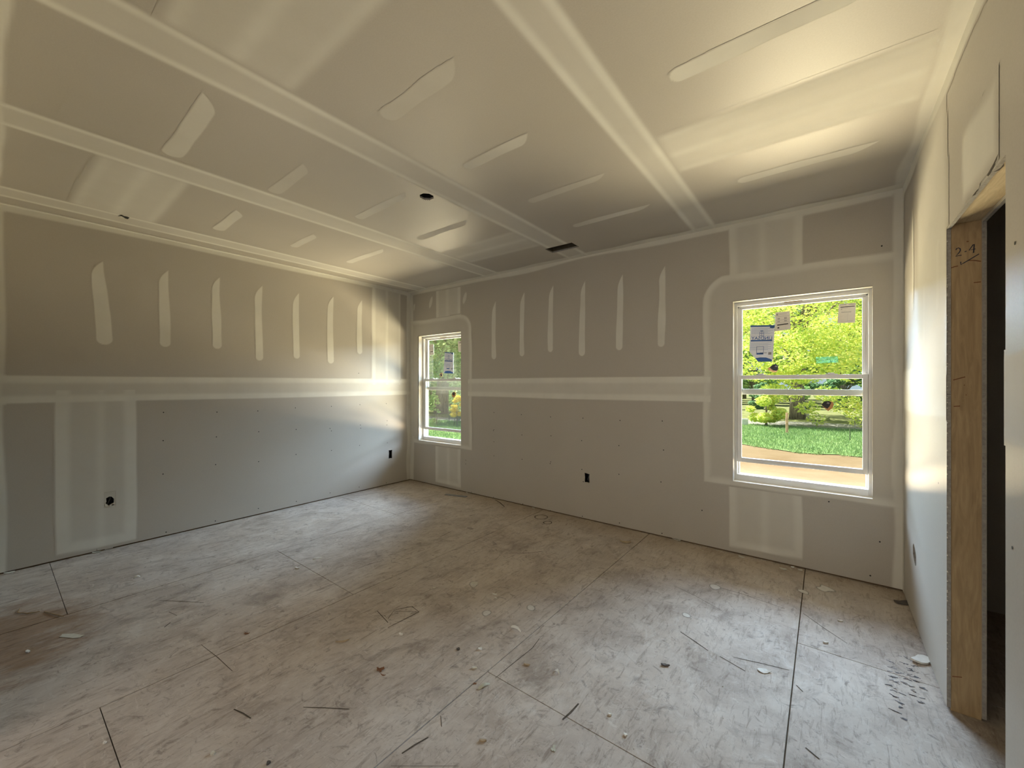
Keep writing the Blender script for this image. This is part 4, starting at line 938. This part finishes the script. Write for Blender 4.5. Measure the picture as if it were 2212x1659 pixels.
# grass blades
def blades(n, sampler, h, wdt):
    r = np.random.RandomState(11); P = sampler(r, n); a = r.uniform(0, 6.28, n); hh = h * r.uniform(0.4, 1.2, n); ln = r.normal(0, 0.35, (n, 2)) * hh[:, None]
    b0 = np.stack([P[:, 0] - np.cos(a) * wdt, P[:, 1] - np.sin(a) * wdt, np.full(n, GROUND + 0.01)], 1); b1 = np.stack([P[:, 0] + np.cos(a) * wdt, P[:, 1] + np.sin(a) * wdt, np.full(n, GROUND + 0.01)], 1)
    tp = np.stack([P[:, 0] + ln[:, 0], P[:, 1] + ln[:, 1], GROUND + 0.01 + hh], 1)
    return np.stack([b0, b1, tp], 1).reshape(-1, 3)
def fast_mesh(name, V, nper, mat, parent=None):
    n = len(V) // nper; me = bpy.data.meshes.new(name); me.vertices.add(len(V)); me.vertices.foreach_set('co', V.astype(np.float32).ravel())
    me.loops.add(len(V)); me.loops.foreach_set('vertex_index', np.arange(len(V), dtype=np.int32))
    me.polygons.add(n); me.polygons.foreach_set('loop_start', np.arange(n, dtype=np.int32) * nper)
    me.update(calc_edges=True); me.validate(); return link(name, me, mat, parent)
def samp_r(r, n):
    y = r.uniform(14.0, 23.0, n); x = r.uniform(-7.5, 4.5, n); k = np.array([y[i] > near_lawn(x[i]) - 0.2 * r.rand() and y[i] < far_lawn(x[i]) for i in range(n)]); return np.stack([x[k], y[k]], 1)
def samp_l(r, n):
    x = r.uniform(-24, -9, n); y = r.uniform(8.5, 16, n); k = np.array([y[i] > near_lawn(x[i]) and y[i] < far_lawn(x[i]) for i in range(n)]); return np.stack([x[k], y[k]], 1)
def blades2(s, n, h, w_):
    P = s(np.random.RandomState(5), n); return blades(len(P), lambda r, m: P, h, w_)
g = fast_mesh('lawn_grass', np.concatenate([blades2(samp_r, 60000, 0.10, 0.012), blades2(samp_l, 50000, 0.09, 0.014)]), 3, M['grass'], lawn)
g['kind'] = 'stuff'

def leaves(centres, n, size, seed, flat_=0.5):
    """leaf quads scattered in ellipsoid clumps; centres = (x,y,z,rx,ry,rz,weight)"""
    r = np.random.RandomState(seed); cs = np.array(centres, float); wgt = cs[:, 6] / cs[:, 6].sum()
    ci = r.choice(len(cs), n, p=wgt); d = r.normal(size=(n, 3)); d /= np.linalg.norm(d, axis=1)[:, None]
    rad = r.uniform(0.25, 1.0, n) ** 0.5
    P = cs[ci, :3] + d * cs[ci, 3:6] * rad[:, None]
    u = r.normal(size=(n, 3)); u[:, 2] *= flat_; u /= np.linalg.norm(u, axis=1)[:, None]
    v = r.normal(size=(n, 3)); v -= (v * u).sum(1)[:, None] * u; v /= np.linalg.norm(v, axis=1)[:, None]
    s = size * r.uniform(0.6, 1.3, n)[:, None]
    return np.stack([P - u * s, P - v * s * 0.5, P + u * s, P + v * s * 0.5], 1).reshape(-1, 3)
def tree(name, label, base, height, crown, mat, n, size, trunk_r, seed, clumps=26, low=0.25, group=None, extra=(), lean=(0, 0), cat='tree', forks=6):
    r = random.Random(seed); x, y = base; e = empty(name, (x, y, GROUND)); tag(e, label, cat, group)
    cl = []; top = Vector((lean[0], lean[1], height * 0.62))
    V, F = tube('', [(0, 0, -0.05), (lean[0] * .2, lean[1] * .2, height * 0.15), (lean[0] * .5, lean[1] * .5, height * 0.38), tuple(top)], [trunk_r * 1.25, trunk_r, trunk_r * 0.75, trunk_r * 0.35], None, seg=9)
    mesh('trunk', V, F, M['bark'], e, True)
    BV, BF = [], []
    for k in range(clumps):
        t_ = r.uniform(low, 1.0); a = r.uniform(0, 6.283); prof = math.sin(math.pi * min(1, max(0.12, (t_ - low) / (1 - low) * 0.85 + 0.12))) ** 0.7
        rr = crown * prof * r.uniform(0.35, 1.0); c = Vector((rr * math.cos(a) + lean[0] * t_, rr * math.sin(a) + lean[1] * t_, height * t_))
        s = crown * r.uniform(0.24, 0.40); cl.append((c.x, c.y, c.z, s, s, s * r.uniform(0.5, 0.8), s ** 2))
        if k < forks * 3:
            st = Vector((lean[0] * t_ * .6, lean[1] * t_ * .6, height * max(0.12, t_ - 0.22) * 0.75)); mid = st.lerp(c, 0.5) + Vector((0, 0, 0.06 * height * r.uniform(-.5, 1)))
            v, f = tube('', [st, mid, c], [trunk_r * 0.32, trunk_r * 0.2, trunk_r * 0.06], None, seg=5); o_ = len(BV); BV += v; BF += [tuple(i + o_ for i in q) for q in f]
    for c in extra: cl.append((*c, c[3] ** 2))
    if BV: mesh('branches', BV, BF, M['bark'], e, True)
    fo = fast_mesh('foliage', leaves(cl, n, size, seed), 4, mat, e); fo['kind'] = 'stuff'
    return e
T1 = gnd(1722, 906)
def rel(px, py, depth, base):
    d = ray(px, py); p = Vector((0, 0, CAM_H)) + d * depth; return (p.x - base[0], p.y - base[1], p.z - GROUND)
ex = []
for (px, py, dep, rx, rz) in ((1640, 800, 20, 1.1, .6), (1690, 780, 19, 1.2, .6), (1740, 800, 19, 1.2, .6), (1800, 780, 18.5, 1.2, .6), (1850, 800, 19, 1.0, .6), (1760, 740, 19, 1.3, .7), (1700, 730, 19.5, 1.2, .6), (1820, 730, 19, 1.1, .6),
                              (1650, 740, 20, 1.1, .6), (1870, 750, 19, 1, .6), (1860, 690, 19.5, 1, .6), (1800, 700, 20, 1.1, .6), (1745, 880, 19.5, .55, .35), (1765, 905, 19, .4, .3), (1820, 870, 19, .8, .5), (1845, 880, 18.8, .7, .5), (1855, 905, 18.5, .4, .4),
                              (1700, 850, 20, .7, .45), (1670, 845, 20, .7, .4), (1620, 690, 21, 1, .6), (1790, 850, 20, .7, .4), (1720, 815, 19, 1.0, .4), (1610, 760, 20, .9, .6)):
    q = rel(px, py, dep, T1); ex.append((*q, rx, rx, rz))
st_ = tree('spreading_tree', 'spreading yellow-green tree with low drooping branches beyond the gravel road', T1, 9.5, 5.2, M['leafY'], 52000, 0.08, 0.34, 3, 22, 0.42, None, ex, forks=7)
B1 = gnd(1655, 921)
tree('roadside_bush', 'rounded yellow-green bush at the lawn edge beside the wooden stake', B1, 1.75, 0.85, M['leafY'], 5200, 0.07, 0.05, 5, 14, 0.2, cat='bush')
# woodland: trees planted on a staggered grid where the windows look
k = 0
for i in range(-16, 6):
    for j in range(0, 10):
        x = (i + 0.5 * (j % 2)) * 6.6 + 1.2; y = 21.5 + j * 5.9
        az = math.degrees(math.atan2(x, y)); dist = math.hypot(x, y)
        rgt = -20 < az < 15; lft = -64 < az < -33
        if not (rgt or lft) or (rgt and not 40 < y < 63) or (lft and not 36 < dist < 58): continue
        deep = y > 48 if rgt else dist > 43
        mt = 'leafM' if (i + j) % 2 else 'leafG'
        lab = ('%s woodland tree standing %s' % ('pale green' if mt == 'leafM' else 'dark green',
               ('behind the spreading yellow-green tree' if rgt else 'behind the large forked tree') if not deep else
               ('at the back of the wood behind the spreading tree' if rgt else 'at the back of the wood behind the forked tree')))
        tree('woodland_tree', lab, (x, y), 11.5 + (i * 7 + j * 3) % 4, 2.35, M[mt], 9000, 0.19, 0.2, 40 + k, 30, 0.05, lab.replace('tree standing', 'trees'))
        k += 1
for k, (px, dep, h_, mt) in enumerate(((1565, 32, 2.3, 'leafG'), (1645, 32, 2.0, 'leafG'), (1725, 32.4, 2.6, 'leafM'), (1805, 32, 2.4, 'leafG'), (1885, 32, 2.2, 'leafM'),
                                       (905, 36, 2.6, 'leafG'), (930, 33, 2.2, 'leafM'), (972, 35, 2.7, 'leafG'), (1003, 33, 2.2, 'leafM'))):
    d = ray(px, 830); b = (d.x * dep, d.y * dep); rgt = px > 1300
    lab = '%s undergrowth shrub at the wood edge behind the %s' % ('pale green' if mt == 'leafM' else 'dark green', 'spreading tree' if rgt else 'forked tree')
    tree('undergrowth_shrub', lab, b, h_, 0.95, M[mt], 4200, 0.12, 0.04, 200 + k, 18, 0.06, lab.replace('shrub', 'shrubs'), cat='shrub', forks=3)
L1 = gnd(952, 894)
lex = [(*rel(px, py, dep, L1), r_, r_, r_ * .7) for (px, py, dep, r_) in ((935, 780, 27, 1.5), (955, 770, 26, 1.6), (975, 790, 26, 1.6), (990, 770, 27, 1.6), (945, 740, 27, 1.6), (970, 735, 27, 1.8), (925, 840, 28, 1.2), (990, 840, 29, 1.4), (930, 870, 29, 1.0), (980, 870, 30, 1.2))]
tree('forked_tree', 'large forked tree with green crown seen through the far corner window', L1, 11, 5.0, M['leafM'], 24000, 0.13, 0.42, 71, 22, 0.42, None, lex, lean=(0.5, 0.3))
tree('sapling', 'slender leafy sapling on the lawn outside the far corner window', gnd(943, 918), 1.45, 0.24, M['leafM'], 900, 0.06, 0.02, 61, 12, 0.05, forks=2)
tree('golden_sapling', 'small golden-leaved tree staked on the lawn outside the far corner window', gnd(987, 921), 1.35, 0.45, M['leafGold'], 1500, 0.065, 0.02, 62, 14, 0.32, forks=3)
# stakes, plank, block
def post(name, label, px, py, h, w_, mat, cat, tilt=0.0):
    x, y = gnd(px, py); o = boxes(name, [(-w_ / 2, w_ / 2, -w_ * .3, w_ * .3, -0.05, h)], mat, None, w_ * 0.08); o.location = (x, y, GROUND); o.rotation_euler = (0, tilt, 0.3); return tag(o, label, cat)
post('wooden_stake', 'upright weathered wooden survey stake on the lawn beside the roadside bush', 1700, 938, 0.86, 0.085, M['stake'], 'stake')
post('wire_stake', 'thin dark wire stake on the lawn under the drooping branches', 1836, 955, 0.62, 0.022, M['wire'], 'stake')
post('tree_stake', 'short thin stake beside the golden-leaved tree', 981, 920, 0.38, 0.03, M['wire'], 'stake', 0.12)
post('tree_stake', 'thin marker stake on the lawn between sapling and golden tree', 970, 914, 0.36, 0.025, M['wire'], 'stake')
tube_obj('leaning_stem', [(0.62, -0.3, -0.03), (0.40, -0.2, 0.45), (0.12, -0.1, 1.05)], [0.09, 0.08, 0.06], M['plank'], st_, 7)
post('concrete_block', 'grey concrete block at the road edge beside the bush', 1609, 920, 0.34, 0.26, M['concrete'], 'block')
